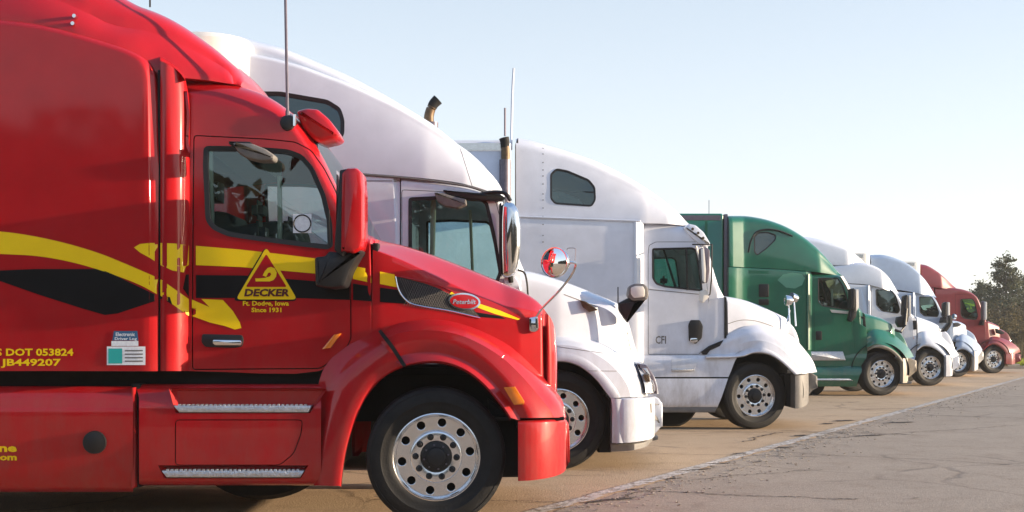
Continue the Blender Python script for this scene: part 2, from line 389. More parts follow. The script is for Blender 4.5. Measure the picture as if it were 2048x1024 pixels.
for g in (-.072, -.026, .022, .068):            # tread ribs and grooves
    tp += [(RT, g-.018), (RT, g-.005), (RT-.013, g-.004), (RT-.013, g+.004), (RT, g+.005)]
tp += [(RT, .105), (RT-.004, .118), (.503, .128), (.476, .141), (.40, .150), (.335, .140), (.305, .10)]
tyre_me = mesh('tyre', *lathe(tp, 72), M['rubber'])
lip = lathe([(.300, .10), (.300, -.098), (.302, -.108), (.309, -.125), (.316, -.133), (.322, -.131), (.322, -.118), (.311, -.105)], 72)
ring = lathe([(.301, -.075), (.296, -.078), (.290, -.07)], 72)
dh = disc_holes(); dh = ([(x, y-.058, z) for x, y, z in dh[0]], dh[1])
flange = lathe([(.196, -.055), (.193, -.088), (.185, -.097), (.175, -.100), (.118, -.102), (.112, -.098), (.11, -.09)], 60)
rim_me = mesh('rim', *join(lip, ring, dh, flange), M['alu'])
drum_me = mesh('wheel', *join(lathe([(0, .08), (.29, .08), (.29, .02), (.2, .0), (.15, -.05), (0, -.06)], 32)), M['under'])
cap_p = [(0, -.158), (.05, -.158), (.068, -.152), (.072, -.145), (.075, -.125), (.098, -.122), (.108, -.118), (.111, -.11), (.111, -.088)]
cap_me = mesh('hub_cap', *lathe(cap_p, 16), M['black'], angle=25)
nut_me = mesh('lug_nut', *lathe([(0, -.040), (.010, -.040), (.0145, -.034), (.017, -.012), (.024, -.010), (.025, 0)], 10), M['black'], angle=30)
boltm = mesh('hub_bolt', *lathe([(0, -.008), (.006, -.008), (.008, -.004), (.008, 0)], 6), M['steel'])
def wheel(T, px, py, y=.0, r=.51, steer=8, spin=0, nuts=True, name='wheel'):
    """front wheel whose outer face lies y metres in from the truck side"""
    x, _, z = T.P(px, py, y); k = r/RT; z = r
    w_ = link(name, drum_me, T.root, Vector((x, T.d+y+.15, z))-T.o); w_.rotation_euler = (0, 0, R(steer)); w_.scale = (k, 1, k)
    for n_, me in (('tyre', tyre_me), ('rim', rim_me), ('hub_cap', cap_me)): link(n_, me, w_).rotation_euler = (0, R(spin), 0)
    if nuts:
        for i in range(10):
            a = R(36*i+30+spin); o = link('lug_nut', nut_me, w_, (.150*math.cos(a), -.099, .150*math.sin(a)))
    if nuts == 2:
        for i in range(8): a = R(45*i+10); link('hub_bolt', boltm, w_, (.089*math.cos(a), -.121, .089*math.sin(a)))
    # the wheel on the other side of the axle
    w2 = link(name, drum_me, T.root, Vector((x, 2*T.yc-(T.d+y+.15), z))-T.o); w2.rotation_euler = (0, 0, R(180+steer)); w2.scale = (k, 1, k)
    for n_, me in (('tyre', tyre_me), ('rim', rim_me), ('hub_cap', cap_me)): link(n_, me, w2)
def axles(T, xs):
    for x in xs:
        for sgn in (-1, 1):
            for off in (.16, .50):
                w_ = link('drive_wheel', drum_me, T.root, Vector((x, T.yc+sgn*(T.W/2-off), RT))-T.o); w_.rotation_euler = (0, 0, 0 if sgn < 0 else math.pi)
                for n_, me in (('tyre', tyre_me), ('rim', rim_me)): link(n_, me, w_)
def chassis(T, x0, x1, xw):
    rails = join(boxm(x0, x1, T.yc-.45, T.yc-.37, .72, 1.0), boxm(x0, x1, T.yc+.37, T.yc+.45, .72, 1.0))
    T.add('chassis_rails', rails, 'under')
    T.add('front_axle', join(tube([(xw, T.yc-.95, .5), (xw, T.yc+.95, .5)], .06), boxm(xw-.5, xw+.55, T.yc-.62, T.yc+.62, .62, 1.15, .05)), 'under')
def interior(T, x0, x1, zf, zt, col='seat', wheelpx=None):
    for yy in (T.d+.20, T.d+T.W-.26): T.add('door_trim', boxm(x0+.05, x1-.12, yy, yy+.06, zf-.4, zf+.06, .02), 'black')
    y0, y1 = T.d+.22, T.d+T.W-.22
    T.add('cab_floor', boxm(x0, x1, y0, y1, zf-.5, zf-.42), 'under')
    T.add('dashboard', boxm(x1-.30, x1+.05, y0, y1, zf-.42, zf+.10, .05), 'black')
    for yy in (T.yc-.62, T.yc+.62):
        xs = x0+.42; V = join(boxm(xs-.05, xs+.48, yy-.26, yy+.26, zf-.2, zf-.05, .05), boxm(xs-.10, xs+.02, yy-.24, yy+.24, zf-.1, zf+.28, .05), boxm(xs-.11, xs-.02, yy-.12, yy+.12, zf+.30, zf+.45, .04))
        T.add('seat', V, col)
    c = np.array([x1-.42, T.yc+.62, zf+.12]); pts = []
    for k in range(25):
        a = 2*math.pi*k/24; u = np.array([.35, 0, .94]); v = np.array([0, 1, 0]); pts.append(c+.23*(u*math.cos(a)+v*math.sin(a)))
    T.add('steering_wheel', join(tube(pts, .016, smooth=False), tube([c-u*.22, c+u*.22], .012, smooth=False), tube([c-v*.22, c+v*.22], .012, smooth=False)), 'black')

def mirror_oval(T, px, py, rx, ry, y, housing='chrome', name='hood_mirror', parent=None):
    """round spot mirror facing back towards the driver"""
    c = np.array(T.P(px, py, y)); k = (T.d+y)/F; V = []; n = 28
    ax = np.array([-.68, -.73, -.02]); ax /= np.linalg.norm(ax); u = np.cross(ax, [0, 0, 1]); u /= np.linalg.norm(u); v = np.array([0, 0, 1.])
    rx_ = rx*k/.74; ry_ = ry*k
    prof = [(.0, -.085), (.45, -.075), (.8, -.05), (.97, -.015), (1.0, .0), (.985, .012), (.93, .012), (.90, .004)]
    for r, h in prof:
        for j in range(n): a = 2*math.pi*j/n; V.append(c+u*rx_*r*math.cos(a)+v*ry_*r*math.sin(a)+ax*h)
    Fc = [(i*n+j, i*n+(j+1) % n, (i+1)*n+(j+1) % n, (i+1)*n+j) for i in range(len(prof)-1) for j in range(n)]
    h = T.add(name, (V, Fc), housing, parent)
    G = [c+u*rx_*r*math.cos(2*math.pi*j/n)+v*ry_*r*math.sin(2*math.pi*j/n)+ax*(.004+.022*(1-r*r)) for r in (0.91, .7, .4, .12) for j in range(n)]
    T.add('mirror_glass', (G, [(i*n+j, i*n+(j+1) % n, (i+1)*n+(j+1) % n, (i+1)*n+j) for i in range(3) for j in range(n)]+[tuple(range(3*n, 4*n))]), 'mir', h)
    return h, c, ax
# ------------------------------------------------------------------ ground
def ground_mat(name, c1, c2, c3, crack=.5, streak=0, fine=90, rough=.85, wear=0):
    m = bpy.data.materials.new(name); m.use_nodes = True; n = m.node_tree; b = n.nodes['Principled BSDF']; L = n.links.new
    b.inputs['Roughness'].default_value = rough; b.inputs['Specular IOR Level'].default_value = .3
    tc = n.nodes.new('ShaderNodeTexCoord')
    def noise(scale, det=8, rg=.6, vec=None, dist=0):
        t = n.nodes.new('ShaderNodeTexNoise'); t.inputs['Scale'].default_value = scale; t.inputs['Detail'].default_value = det; t.inputs['Roughness'].default_value = rg
        t.inputs['Distortion'].default_value = dist; L(vec or tc.outputs['Object'], t.inputs['Vector']); return t.outputs[0]
    def ramp(src, p0, p1, a, bb):
        r = n.nodes.new('ShaderNodeValToRGB'); r.color_ramp.elements[0].position = p0; r.color_ramp.elements[1].position = p1
        r.color_ramp.elements[0].color = (*a, 1); r.color_ramp.elements[1].color = (*bb, 1); L(src, r.inputs[0]); return r.outputs[0]
    def mix(f, a, bb, mode='MIX'):
        x = n.nodes.new('ShaderNodeMix'); x.data_type = 'RGBA'; x.blend_type = mode
        if isinstance(f, float): x.inputs[0].default_value = f
        else: L(f, x.inputs[0])
        L(a, x.inputs[6]); L(bb, x.inputs[7]); return x.outputs[2]
    base = ramp(noise(.45, 6), .35, .65, c1, c2)
    mp = n.nodes.new('ShaderNodeMapping'); mp.inputs['Scale'].default_value = (.12, 1.1, 1); L(tc.outputs['Object'], mp.inputs[0])
    base = mix(.5, base, ramp(noise(1.2, 8, .7, mp.outputs[0]), .3, .7, c1, c3))
    grain = ramp(noise(fine, 3, .7), .32, .68, (.42, .42, .44), (1.32, 1.28, 1.22))
    base = mix(.75, base, grain, 'MULTIPLY')
    stn = ramp(noise(2.2, 8, .75), .50, .72, (1, 1, 1), (.62, .58, .55)); base = mix(.6, base, stn, 'MULTIPLY')
    # cracks: edges of warped cells, kept only in patches
    wp = n.nodes.new('ShaderNodeVectorMath'); wp.operation = 'MULTIPLY_ADD'; nz = n.nodes.new('ShaderNodeTexNoise'); nz.inputs['Scale'].default_value = 1.3; nz.inputs['Detail'].default_value = 6
    L(tc.outputs['Object'], nz.inputs['Vector']); L(nz.outputs[1], wp.inputs[0]); wp.inputs[1].default_value = (.9, .5, 0); L(tc.outputs['Object'], wp.inputs[2])
    vo = n.nodes.new('ShaderNodeTexVoronoi'); vo.feature = 'DISTANCE_TO_EDGE'; vo.inputs['Scale'].default_value = .42; L(wp.outputs[0], vo.inputs['Vector'])
    ck = ramp(vo.outputs['Distance'], .004, .016, (1, 1, 1), (0, 0, 0)); pt = ramp(noise(.35, 4), .44, .56, (0, 0, 0), (1, 1, 1)); ck = mix(1.0, ck, pt, 'MULTIPLY')
    dk = n.nodes.new('ShaderNodeRGB'); dk.outputs[0].default_value = (c1[0]*.22, c1[1]*.22, c1[2]*.24, 1)
    cf = n.nodes.new('ShaderNodeMath'); cf.operation = 'MULTIPLY'; L(ck, cf.inputs[0]); cf.inputs[1].default_value = crack
    base = mix(cf.outputs[0], base, dk.outputs[0]); L(base, b.inputs['Base Color'])
    bp = n.nodes.new('ShaderNodeBump'); bp.inputs['Strength'].default_value = .8; bp.inputs['Distance'].default_value = .012
    ad = n.nodes.new('ShaderNodeMath'); ad.operation = 'SUBTRACT'; L(noise(fine*.6, 5, .7), ad.inputs[0]); L(cf.outputs[0], ad.inputs[1]); L(ad.outputs[0], bp.inputs['Height']); L(bp.outputs[0], b.inputs['Normal'])
    if wear:      # worn paint: holes where the surface below shows
        tr = n.nodes.new('ShaderNodeBsdfTransparent'); ms = n.nodes.new('ShaderNodeMixShader'); wr = ramp(noise(9, 10, .75), wear-.06, wear+.06, (0, 0, 0), (1, 1, 1))
        L(wr, ms.inputs[0]); L(tr.outputs[0], ms.inputs[1]); L(b.outputs[0], ms.inputs[2]); L(ms.outputs[0], n.nodes['Material Output'].inputs[0])
    return m
LA = np.array([.143, 9.14]); LU = np.array([.5034, .864]); LR = np.array([.864, -.5034])
def gsheet(name, P, z, m, kind='structure'):
    me = mesh(name, [(p[0], p[1], z) for p in P], [tuple(range(len(P)))], m, False); o = link(name, me); tag(o, kind=kind); return o
GM = ground_mat('lot_concrete', (.52, .365, .225), (.64, .475, .305), (.55, .41, .28), .55, fine=70)
AM = ground_mat('lane_asphalt', (.36, .29, .225), (.47, .385, .30), (.40, .335, .265), .38, fine=95)
EM = ground_mat('edge_paint', (.62, .57, .51), (.74, .69, .63), (.54, .50, .45), .3, fine=60, wear=.455)
TM = ground_mat('crack_tar', (.06, .048, .04), (.10, .08, .065), (.07, .06, .05), .2, fine=60)
gsheet('ground', [(-1500, -1500), (1500, -1500), (1500, 1500), (-1500, 1500)], 0, GM)
def along(t, off): return LA+LU*t+LR*off
ts = np.linspace(-9.5, 49, 460); edge = [along(t, .16+.02*math.sin(t*1.3)+.035*rng.standard_normal()) for t in ts]
far = [along(49, .1)[1]]
gsheet('asphalt_lane', [tuple(p) for p in edge]+[(120, edge[-1][1]), (120, edge[0][1])], .004, AM)
wl = [along(t, -.02+.012*rng.standard_normal()) for t in np.linspace(-9.4, 46, 300)]; wr_ = [along(t, .135+.018*rng.standard_normal()) for t in np.linspace(-9.4, 46, 300)]
n = 300; me = mesh('edge_line', [(p[0], p[1], .008) for p in wl]+[(p[0], p[1], .008) for p in wr_], [(i, i+1, n+i+1, n+i) for i in range(n-1)], EM, False); tag(link('edge_line', me), kind='structure')
# concrete joints of the lot, across the parking rows
def crackline(name, P, wd, m=TM, z=.009):
    P = np.array(P); V = []; k = len(P)
    for i, p in enumerate(P):
        t = P[min(i+1, k-1)]-P[max(0, i-1)]; t = t/np.linalg.norm(t); nn = np.array([-t[1], t[0]]); a = wd*(.25+.9*rng.random())*(0.15 if i in (0, k-1) else 1)
        V += [(*(p+nn*a), z), (*(p-nn*a), z)]
    tag(link(name, mesh(name, V, [(2*i, 2*i+2, 2*i+3, 2*i+1) for i in range(k-1)], m, False)), kind='structure')
def GP(px, py): d = CZ*F/(py-HY); return np.array([X_(px, d), d])
def wig(a, b, n, amp):
    a, b = np.array(a), np.array(b); t = (b-a)/np.linalg.norm(b-a); nn = np.array([-t[1], t[0]]); o = 0; out = []
    for i in range(n): o = .85*o+amp*rng.standard_normal(); out.append(a+(b-a)*i/(n-1)+nn*o)
    return out
for a, b, wd in (((1590, 780), (2300, 790), .012), ((1290, 800), (1790, 806), .010), ((1330, 862), (1700, 868), .012), ((1180, 905), (1640, 915), .012), ((900, 1000), (1130, 1006), .012),
                 ((1640, 762), (2060, 766), .02)):
    crackline('ground_joint', wig(GP(*a), GP(*b), 60, .010), wd)
for a, b, wd in (((1520, 903), (2060, 932), .010), ((1290, 985), (1720, 1000), .014), ((1560, 862), (1860, 872), .018), ((1620, 880), (2060, 850), .012), ((1700, 820), (2060, 812), .02),
                 ((1380, 960), (1640, 940), .010), ((1830, 830), (2060, 838), .02), ((1480, 885), (1560, 865), .018), ((1330, 975), (1200, 1004), .012)):
    crackline('asphalt_crack', wig(GP(*a), GP(*b), 70, .016), wd)
# broken edge beside the painted line: shallow ragged pits with loose chips
pm = []; V = []; Fc = []
for px, py, rx, ry in ((1235, 1000, .17, .07), (1190, 1005, .11, .05), (1400, 940, .14, .06), (1440, 928, .16, .05), (1515, 925, .07, .05), (1570, 896, .12, .09), (1600, 872, .15, .10), (1690, 842, .25, .14), (1655, 848, .14, .10),
                       (1740, 872, .28, .10), (1830, 998, .05, .02), (1270, 980, .10, .04), (1480, 908, .10, .06), (1800, 846, .3, .12), (1120, 1018, .07, .03), (1350, 958, .10, .04)):
    c = GP(px, py); k = 22; o = len(V)
    for j in range(k): a = 2*math.pi*j/k; r = .55+.6*rng.random(); V.append((c[0]+rx*r*math.cos(a)+.5*ry*r*math.sin(a), c[1]+ry*r*math.sin(a)+rx*.35*math.cos(a)*r, .0095))
    V.append((c[0], c[1], .0095)); Fc += [(o+j, o+(j+1) % k, o+k) for j in range(k)]
tag(link('asphalt_pits', mesh('asphalt_pits', V, Fc, TM, False)), kind='structure')
V = []; Fc = []
for i in range(1000):
    t = rng.uniform(-3, 26)if i % 3 else rng.uniform(-2, 9); off = .2+abs(rng.standard_normal())*.35; p = along(t, off); s_ = rng.uniform(.004, .013)
    v, f = [(p[0]+s_*a*rng.uniform(.6, 1.3), p[1]+s_*b*rng.uniform(.6, 1.3), .005+max(0, c)*s_*rng.uniform(.4, 1)) for a in (-1, 1) for b in (-1, 1) for c in (0, 1)], [(0, 1, 3, 2), (4, 6, 7, 5), (0, 4, 5, 1), (2, 3, 7, 6), (1, 5, 7, 3)]
    o = len(V); V += v; Fc += [tuple(i_+o for i_ in q) for q in f]
tag(link('loose_gravel', mesh('loose_gravel', V, Fc, mat('stone_chips', (.45, .38, .30), .9, var=.4, vscale=30), False)), 'loose stone chips scattered along the broken edge of the asphalt lane', 'gravel', kind='stuff')
# kerb and grass verge at the far end
KY = 46.5
tag(link('kerb', mesh('kerb', *boxm(-160, 260, KY, KY+.16, -.05, .13, .02), mat('kerb_concrete', (.36, .31, .25), .85, var=.25, vscale=3))), kind='structure')
gx = np.linspace(-160, 260, 150); gy = np.r_[np.linspace(KY+.16, KY+8, 12), np.linspace(KY+10, 140, 22)]
V = [(x, y, .125+.0*x+max(0, y-KY-3)*.012+(.10*math.sin(x*.21+y*.13)+.06*math.sin(x*.53))*min(1, (y-KY-.16)/6)) for y in gy for x in gx]; k = len(gx)
tag(link('verge', mesh('verge', V, [(j*k+i, j*k+i+1, (j+1)*k+i+1, (j+1)*k+i) for j in range(len(gy)-1) for i in range(k-1)], mat('verge_soil', (.16, .13, .05), .95, var=.4, vscale=2, bump=.5))), kind='structure')
def blades(n, xr, yr, h, m, name, label, cat, w=.02, zf=lambda x, y: .125):
    X = rng.uniform(*xr, n); Y = yr[0]+(yr[1]-yr[0])*rng.random(n)**1.5; H = h*rng.uniform(.4, 1.2, n); A = rng.uniform(0, math.pi, n); D = rng.normal(0, .35, (n, 2))*H[:, None]
    Z = np.array([zf(x, y) for x, y in zip(X, Y)]); c, s_ = np.cos(A)*w, np.sin(A)*w
    V = np.concatenate([np.stack([X-c, Y-s_, Z], 1), np.stack([X+c, Y+s_, Z], 1), np.stack([X+D[:, 0], Y+D[:, 1], Z+H], 1)]); Fc = [(i, n+i, 2*n+i) for i in range(n)]
    me = bpy.data.meshes.new(name); me.from_pydata(V.tolist(), [], Fc); me.materials.append(m); tag(link(name, me), label, cat, kind='stuff')
vz = lambda x, y: .12+max(0, y-KY-3)*.012
def foliage_mat(name, c1, c2, tr=.25):
    m = bpy.data.materials.new(name); m.use_nodes = True; n = m.node_tree; b = n.nodes['Principled BSDF']; L = n.links.new; b.inputs['Roughness'].default_value = .7; b.inputs['Specular IOR Level'].default_value = .2
    g = n.nodes.new('ShaderNodeTexCoord'); t = n.nodes.new('ShaderNodeTexNoise'); t.inputs['Scale'].default_value = 1.3; t.inputs['Detail'].default_value = 5; L(g.outputs['Object'], t.inputs['Vector'])
    r = n.nodes.new('ShaderNodeValToRGB'); r.color_ramp.elements[0].position = .35; r.color_ramp.elements[1].position = .65; r.color_ramp.elements[0].color = (*c1, 1); r.color_ramp.elements[1].color = (*c2, 1); L(t.outputs[0], r.inputs[0]); L(r.outputs[0], b.inputs['Base Color'])
    tl = n.nodes.new('ShaderNodeBsdfTranslucent'); L(r.outputs[0], tl.inputs[0]); ms = n.nodes.new('ShaderNodeMixShader'); ms.inputs[0].default_value = tr; L(b.outputs[0], ms.inputs[1]); L(tl.outputs[0], ms.inputs[2]); L(ms.outputs[0], n.nodes['Material Output'].inputs[0]); return m
GRM = foliage_mat('grass_blades', (.17, .23, .02), (.36, .36, .04), .4); DRY = foliage_mat('dry_brush', (.08, .065, .03), (.15, .12, .055), .3)
NED = foliage_mat('conifer_needles', (.045, .058, .034), (.10, .11, .055), .2); BRK = mat('bark', (.11, .085, .06), .9, var=.4, vscale=8); TWG = mat('pale_twigs', (.30, .25, .19), .9, var=.3)
blades(26000, (8, 60), (KY+.2, KY+6), .22, GRM, 'grass', 'bright green grass strip behind the kerb at the end of the lot', 'grass', .022, vz)
blades(22000, (14, 75), (KY+6, KY+26), .9, DRY, 'dry_brush', 'low dry brown brush and weeds growing behind the grass strip', 'brush', .03, vz)
def quads(C, S, m, name):
    n = len(C); A = rng.normal(size=(n, 3)); A /= np.linalg.norm(A, axis=1)[:, None]; B = np.cross(A, rng.normal(size=(n, 3))); B /= np.linalg.norm(B, axis=1)[:, None]
    S = np.broadcast_to(S, (n,))[:, None]; V = np.concatenate([C+A*S, C+B*S*.6, C-A*S, C-B*S*.6]); me = bpy.data.meshes.new(name)
    me.from_pydata(V.tolist(), [], [(i, n+i, 2*n+i, 3*n+i) for i in range(n)]); me.materials.append(m); return me
def branchy(x, y, h, n_l, spread, seed, r0=.12, up=.6):
    rg = random.Random(seed); out = []; tips = []
    def grow(p, dr, ln, r, lv):
        q = [p]; d_ = dr.copy()
        for _ in range(4): d_ = d_+np.array([rg.gauss(0, .14), rg.gauss(0, .14), rg.gauss(.04, .08)]); d_ /= np.linalg.norm(d_); q.append(q[-1]+d_*ln/4)
        out.append(tube(q, [r, r*.55], 5 if lv < 2 else 3, n=1 if lv > 1 else 2)); tips.append(q[-1])
        if lv < n_l:
            for k in range(4 if lv == 0 else 3+rg.randint(0, 1)):
                a = rg.uniform(0, 6.28); b = q[rg.randint(1, 4)] if lv == 0 and k else q[rg.randint(2, 4)]; nd = d_*up+np.array([math.cos(a), math.sin(a), rg.uniform(.1, .7)])*spread; nd /= np.linalg.norm(nd); grow(b, nd, ln*rg.uniform(.5, .75), r*.5, lv+1)
    grow(np.array([0, 0, 0.]), np.array([0, 0, 1.]), h*.42, r0, 0); return join(*out), tips
def bare_tree(label, x, y, h, seed, m=TWG, sp=.7, lv=4):
    t = bpy.data.objects.new('bare_tree', None); COL.objects.link(t); t.location = (x, y, vz(x, y)-.05); tag(t, label, 'tree', 'trees beyond the end of the lot')
    VF, tips = branchy(x, y, h, lv, sp, seed); link('limbs', mesh('limbs', *VF, m), t)
    V = tube([(0, 0, -.1), (0, 0, h*.2), (.03, 0, h*.43)], [.15, .1], 8); link('trunk', mesh('trunk', *V, BRK), t); return t
def conifer(label, x, y, h, wd, seed, n=9000, shape=1.0, m=NED):
    t = bpy.data.objects.new('pine_tree', None); COL.objects.link(t); t.location = (x, y, vz(x, y)-.05); tag(t, label, 'tree', 'trees beyond the end of the lot')
    rg = np.random.default_rng(seed); C = []; limbs = []; nb = 46
    for k in range(nb):
        f = .10+.88*(k/nb)**.9; z = h*f; L_ = wd*(1-f)**(.62*shape)*(.55+.7*rg.random())+.15; a = rg.uniform(0, 6.28); d_ = np.array([math.cos(a), math.sin(a), .18+.35*f]); p0 = np.array([0, 0, z])
        limbs.append(tube([p0, p0+d_*L_*.5, p0+d_*L_+np.array([0, 0, .1])], [.04, .012], 4, n=2)); cnt = int(n/nb*(.35+L_/wd*1.2))
        for c in range(max(2, int(cnt/42))):
            u = rg.uniform(.25, 1.05); cc = p0+d_*L_*u+rg.normal(0, .10+.06*L_, 3); C.append(cc+rg.normal(0, 1, (42, 3))*np.array([.24, .24, .13])*(.6+.35*L_))
    C.append(np.array([0, 0, h])+rg.normal(0, 1, (120, 3))*np.array([.12, .12, .3])); C = np.concatenate(C)
    link('crown', quads(C, rg.uniform(.05, .12, len(C)), m, 'crown'), t); link('limbs', mesh('limbs', *join(*limbs), BRK), t)
    link('trunk', mesh('trunk', *tube([(0, 0, -.1), (0, 0, h*.5), (0, 0, h*.97)], [.16, .02], 8), BRK), t); return t
def shrub(label, x, y, h, wd, seed, n=5000, m=None):
    t = bpy.data.objects.new('shrub', None); COL.objects.link(t); t.location = (x, y, vz(x, y)-.05); tag(t, label, 'shrub', 'shrubs beyond the grass strip')
    rg = np.random.default_rng(seed); C = []
    for k in range(n//50):
        a = rg.uniform(0, 6.28); r = wd*math.sqrt(rg.random()); z = h*rg.uniform(.1, 1)*(1-.45*(r/wd)**2); C.append(np.array([r*math.cos(a), r*math.sin(a), z])+rg.normal(0, .16*h**.5, (50, 3)))
    C = np.concatenate(C); C[:, 2] = np.maximum(C[:, 2], .02); link('foliage', quads(C, rg.uniform(.05, .11, len(C)), m or DRY, 'foliage'), t)
    VF, _ = branchy(0, 0, h*1.3, 2, 1.0, seed, .05); link('stems', mesh('stems', *VF, BRK), t)
def TX(px, d): return X_(px, d)
conifer('tall dark green pine with a pointed uneven top at the right end of the row', TX(2012, 76), 76, 5.9, 2.3, 11, 9000)
conifer('shorter bushy pine left of the tall pine, half hidden by the last red truck', TX(1962, 80), 80, 4.3, 1.9, 12, 5500)
conifer('broad pine at the right edge of the photo behind the tall pine', TX(2062, 82), 82, 5.2, 2.4, 13, 7000)
bare_tree('pale leafless tree with fine twigs rising left of the pines', TX(1950, 88), 88, 6.6, 5)
bare_tree('second leafless tree, thinner and directly behind the tall pine', TX(1990, 92), 92, 6.4, 6)
bare_tree('leafless tree leaning out past the right edge of the photo', TX(2078, 86), 86, 5.6, 8)
BRN = foliage_mat('brown_leaves', (.055, .045, .028), (.10, .08, .045), .3)
for i, (px, d, h, wd, lb) in enumerate(((1985, 66, 2.6, 1.8, 'brown shrub just right of the last red truck above the grass strip'), (2022, 63, 2.1, 1.9, 'low brown shrub in front of the tall pine'), (2056, 66, 2.7, 2.0, 'brown shrub cut by the right edge of the photo'),
                                        (1945, 70, 2.5, 2.0, 'brown shrub seen through the cab gap behind the last red truck'), (2110, 68, 2.8, 2.4, 'brown shrub standing past the right edge of the photo'))):
    shrub(lb, TX(px, d), d, h, wd, 40+i, 6000, BRN if i % 2 == 0 else DRY)
# wood on the far side of the lot behind the viewer: what the trucks' sides and windows mirror
n = 90000; C = np.stack([rng.uniform(-120, 110, n), rng.uniform(-52, -38, n), np.zeros(n)], 1); top = 12.6+.5*np.sin(C[:, 0]*.11)+.5*np.sin(C[:, 0]*.37+1)+.4*np.sin(C[:, 0]*.83); C[:, 2] = rng.random(n)**1.1*top
me = quads(C, rng.uniform(.25, .75, n), foliage_mat('wood_foliage', (.03, .035, .02), (.07, .065, .035), .2), 'woodland'); tag(link('woodland', me), 'long dark wood bordering the lot on the side the photo is taken from', 'woodland', kind='stuff')
# ================================================================== truck 1: red, nearest
T = Truck('semi_truck', 'bright red semi truck with yellow and black stripes, nearest and largest', 8.36, 2.45, 1138, M['red']); T1 = T; s = T
P = T.P
# sleeper lower panel (proud), with rounded front corner
seam = [(-420, 36), (-200, 34), (0, 38), (80, 48), (150, 65), (220, 86), (262, 101), (287, 116), (303, 140), (313, 178), (318, 225)]
bm = T.shell(seam, [(-420, 742), (318, 742)], inset=[(-420, 0), (288, 0), (300, .006), (310, .022), (318, .05)], rW=.05, rH=.05, K=10, yref=.2, step=.04); T.fin(bm, 'sleeper')
# roof fairing
sil = [(-420, -95), (60, -90), (160, -55), (225, -22), (265, 0), (300, 13), (330, 27), (365, 48), (400, 73), (430, 96), (455, 118), (478, 140), (495, 166)]
bot = [(-420, 42), (0, 44), (80, 54), (150, 70), (220, 92), (270, 112), (305, 140), (330, 152), (400, 160), (440, 166), (495, 176)]
bm = T.shell(sil, bot, inset=[(-420, .03), (150, .035), (230, .07), (330, .16), (400, .24), (460, .34), (495, .46)], rW=[(-420, .3), (200, .3), (495, .25)], rH=[(-420, .3), (250, .25), (400, .12), (495, .05)], lean=[(-420, .04), (200, .10), (400, .12), (495, .02)], K=14, step=.04)
T.fin(bm, 'roof_fairing')
# side extender: swept surface between the proud sleeper and the narrower cab
top_ = [(324, 128), (332, 131), (342, 137), (352, 144), (362, 152), (370, 163), (374, 180)]
VF = T.strips([([(321, 122+3*0), (321, 160), (321, 300), (321, 742)], .045), ([(331, 126), (331, 160), (331, 300), (331, 742)], .028), ([(345, 134), (346, 160), (347, 300), (347, 742)], .045), ([(360, 146), (362, 175), (363, 300), (362, 742)], .085),
               ([(371, 160), (376, 195), (377, 300), (377, 742)], .155), ([(372, 163), (378, 198), (379, 300), (379, 742)], .175)], 40, 5)
T.add('side_extender', VF, 'red', both=True, target=True)
VF = T.strips([([(321, 122), (345, 134), (360, 146), (372, 163)], .05), ([(319, 100), (345, 122), (362, 138), (372, 158)], .35)], 12, 3); T.add('extender_cap', VF, 'red')
VF = T.strips([([(374, 182), (379, 230), (378, 290), (382, 303)], .150), ([(369, 182), (374, 230), (372, 290), (377, 305)], .105)], 10, 2); T.add('extender_trim', VF, 'chrome')
T.add('extender_gap', T.prism([(315, 140), (324, 140), (324, 742), (315, 742)], .055, .16, .004), 'under')
# cab with door, window, windscreen slope
ctop = [(372, 146), (400, 149), (440, 154), (480, 165), (520, 180), (556, 202), (586, 228), (606, 252), (624, 282), (645, 320), (668, 368), (690, 412), (712, 450), (735, 472), (748, 476)]
bm = T.shell(ctop, [(372, 742), (638, 742), (668, 722), (705, 690), (748, 672)], inset=[(372, .15), (640, .155), (700, .15), (748, .15)], rW=[(372, .28), (560, .28), (620, .20), (700, .18)], rH=[(372, .26), (540, .2), (600, .09), (700, .06)],
             lean=[(372, .05), (600, .04), (748, 0)], K=26, step=.035, yref=.35)
tree = T.bvh(bm)
wf = [f for f in bm.faces if f.normal.x > .42 and f.normal.z > .1 and abs(f.calc_center_median().y-T.yc) < .82 and f.calc_center_median().z > 2.18 and f.calc_center_median().x > X_(618, 8.8)]
T.add('windscreen', T.take(bm, wf), 'sglass')
dpoly = rpoly([(384, 268), (526, 275), (588, 281), (620, 297), (645, 333), (668, 378), (692, 440), (702, 512), (703, 678), (688, 708), (640, 738), (384, 740)], 8, 3)
wpoly = rpoly([(407, 292), (500, 293), (575, 299), (602, 309), (624, 334), (648, 388), (662, 445), (664, 492), (655, 497), (600, 491), (500, 478), (455, 471), (424, 457), (412, 440), (406, 330)], 9, 3)
for fr in (False, True): T.take(bm, T.cut(bm, wpoly, .155, fr))
fs = T.cut(bm, dpoly, .15); gp = insetpoly(dpoly, 2.2); 
dV = T.take(bm, fs); dm = bmesh.new(); vv = [dm.verts.new(v) for v in dV[0]]; [dm.faces.new([vv[i] for i in f]) for f in dV[1]]
inner = T.cut(dm, [tuple(p) for p in gp], .15); keep = set(inner); bmesh.ops.delete(dm, geom=[f for f in dm.faces if f not in keep], context='FACES')
dm.verts.index_update(); T.add('door_jamb', ([(v[0], v[1]+.02, v[2]) for v in dV[0]], dV[1]), 'under', smooth=False)
T.fin(bm, 'cab'); door = T.fin(dm, 'door')
Pw = np.array([(X_(p[0], T.d+.155), Z_(p[1], T.d+.155)) for p in wpoly]); 
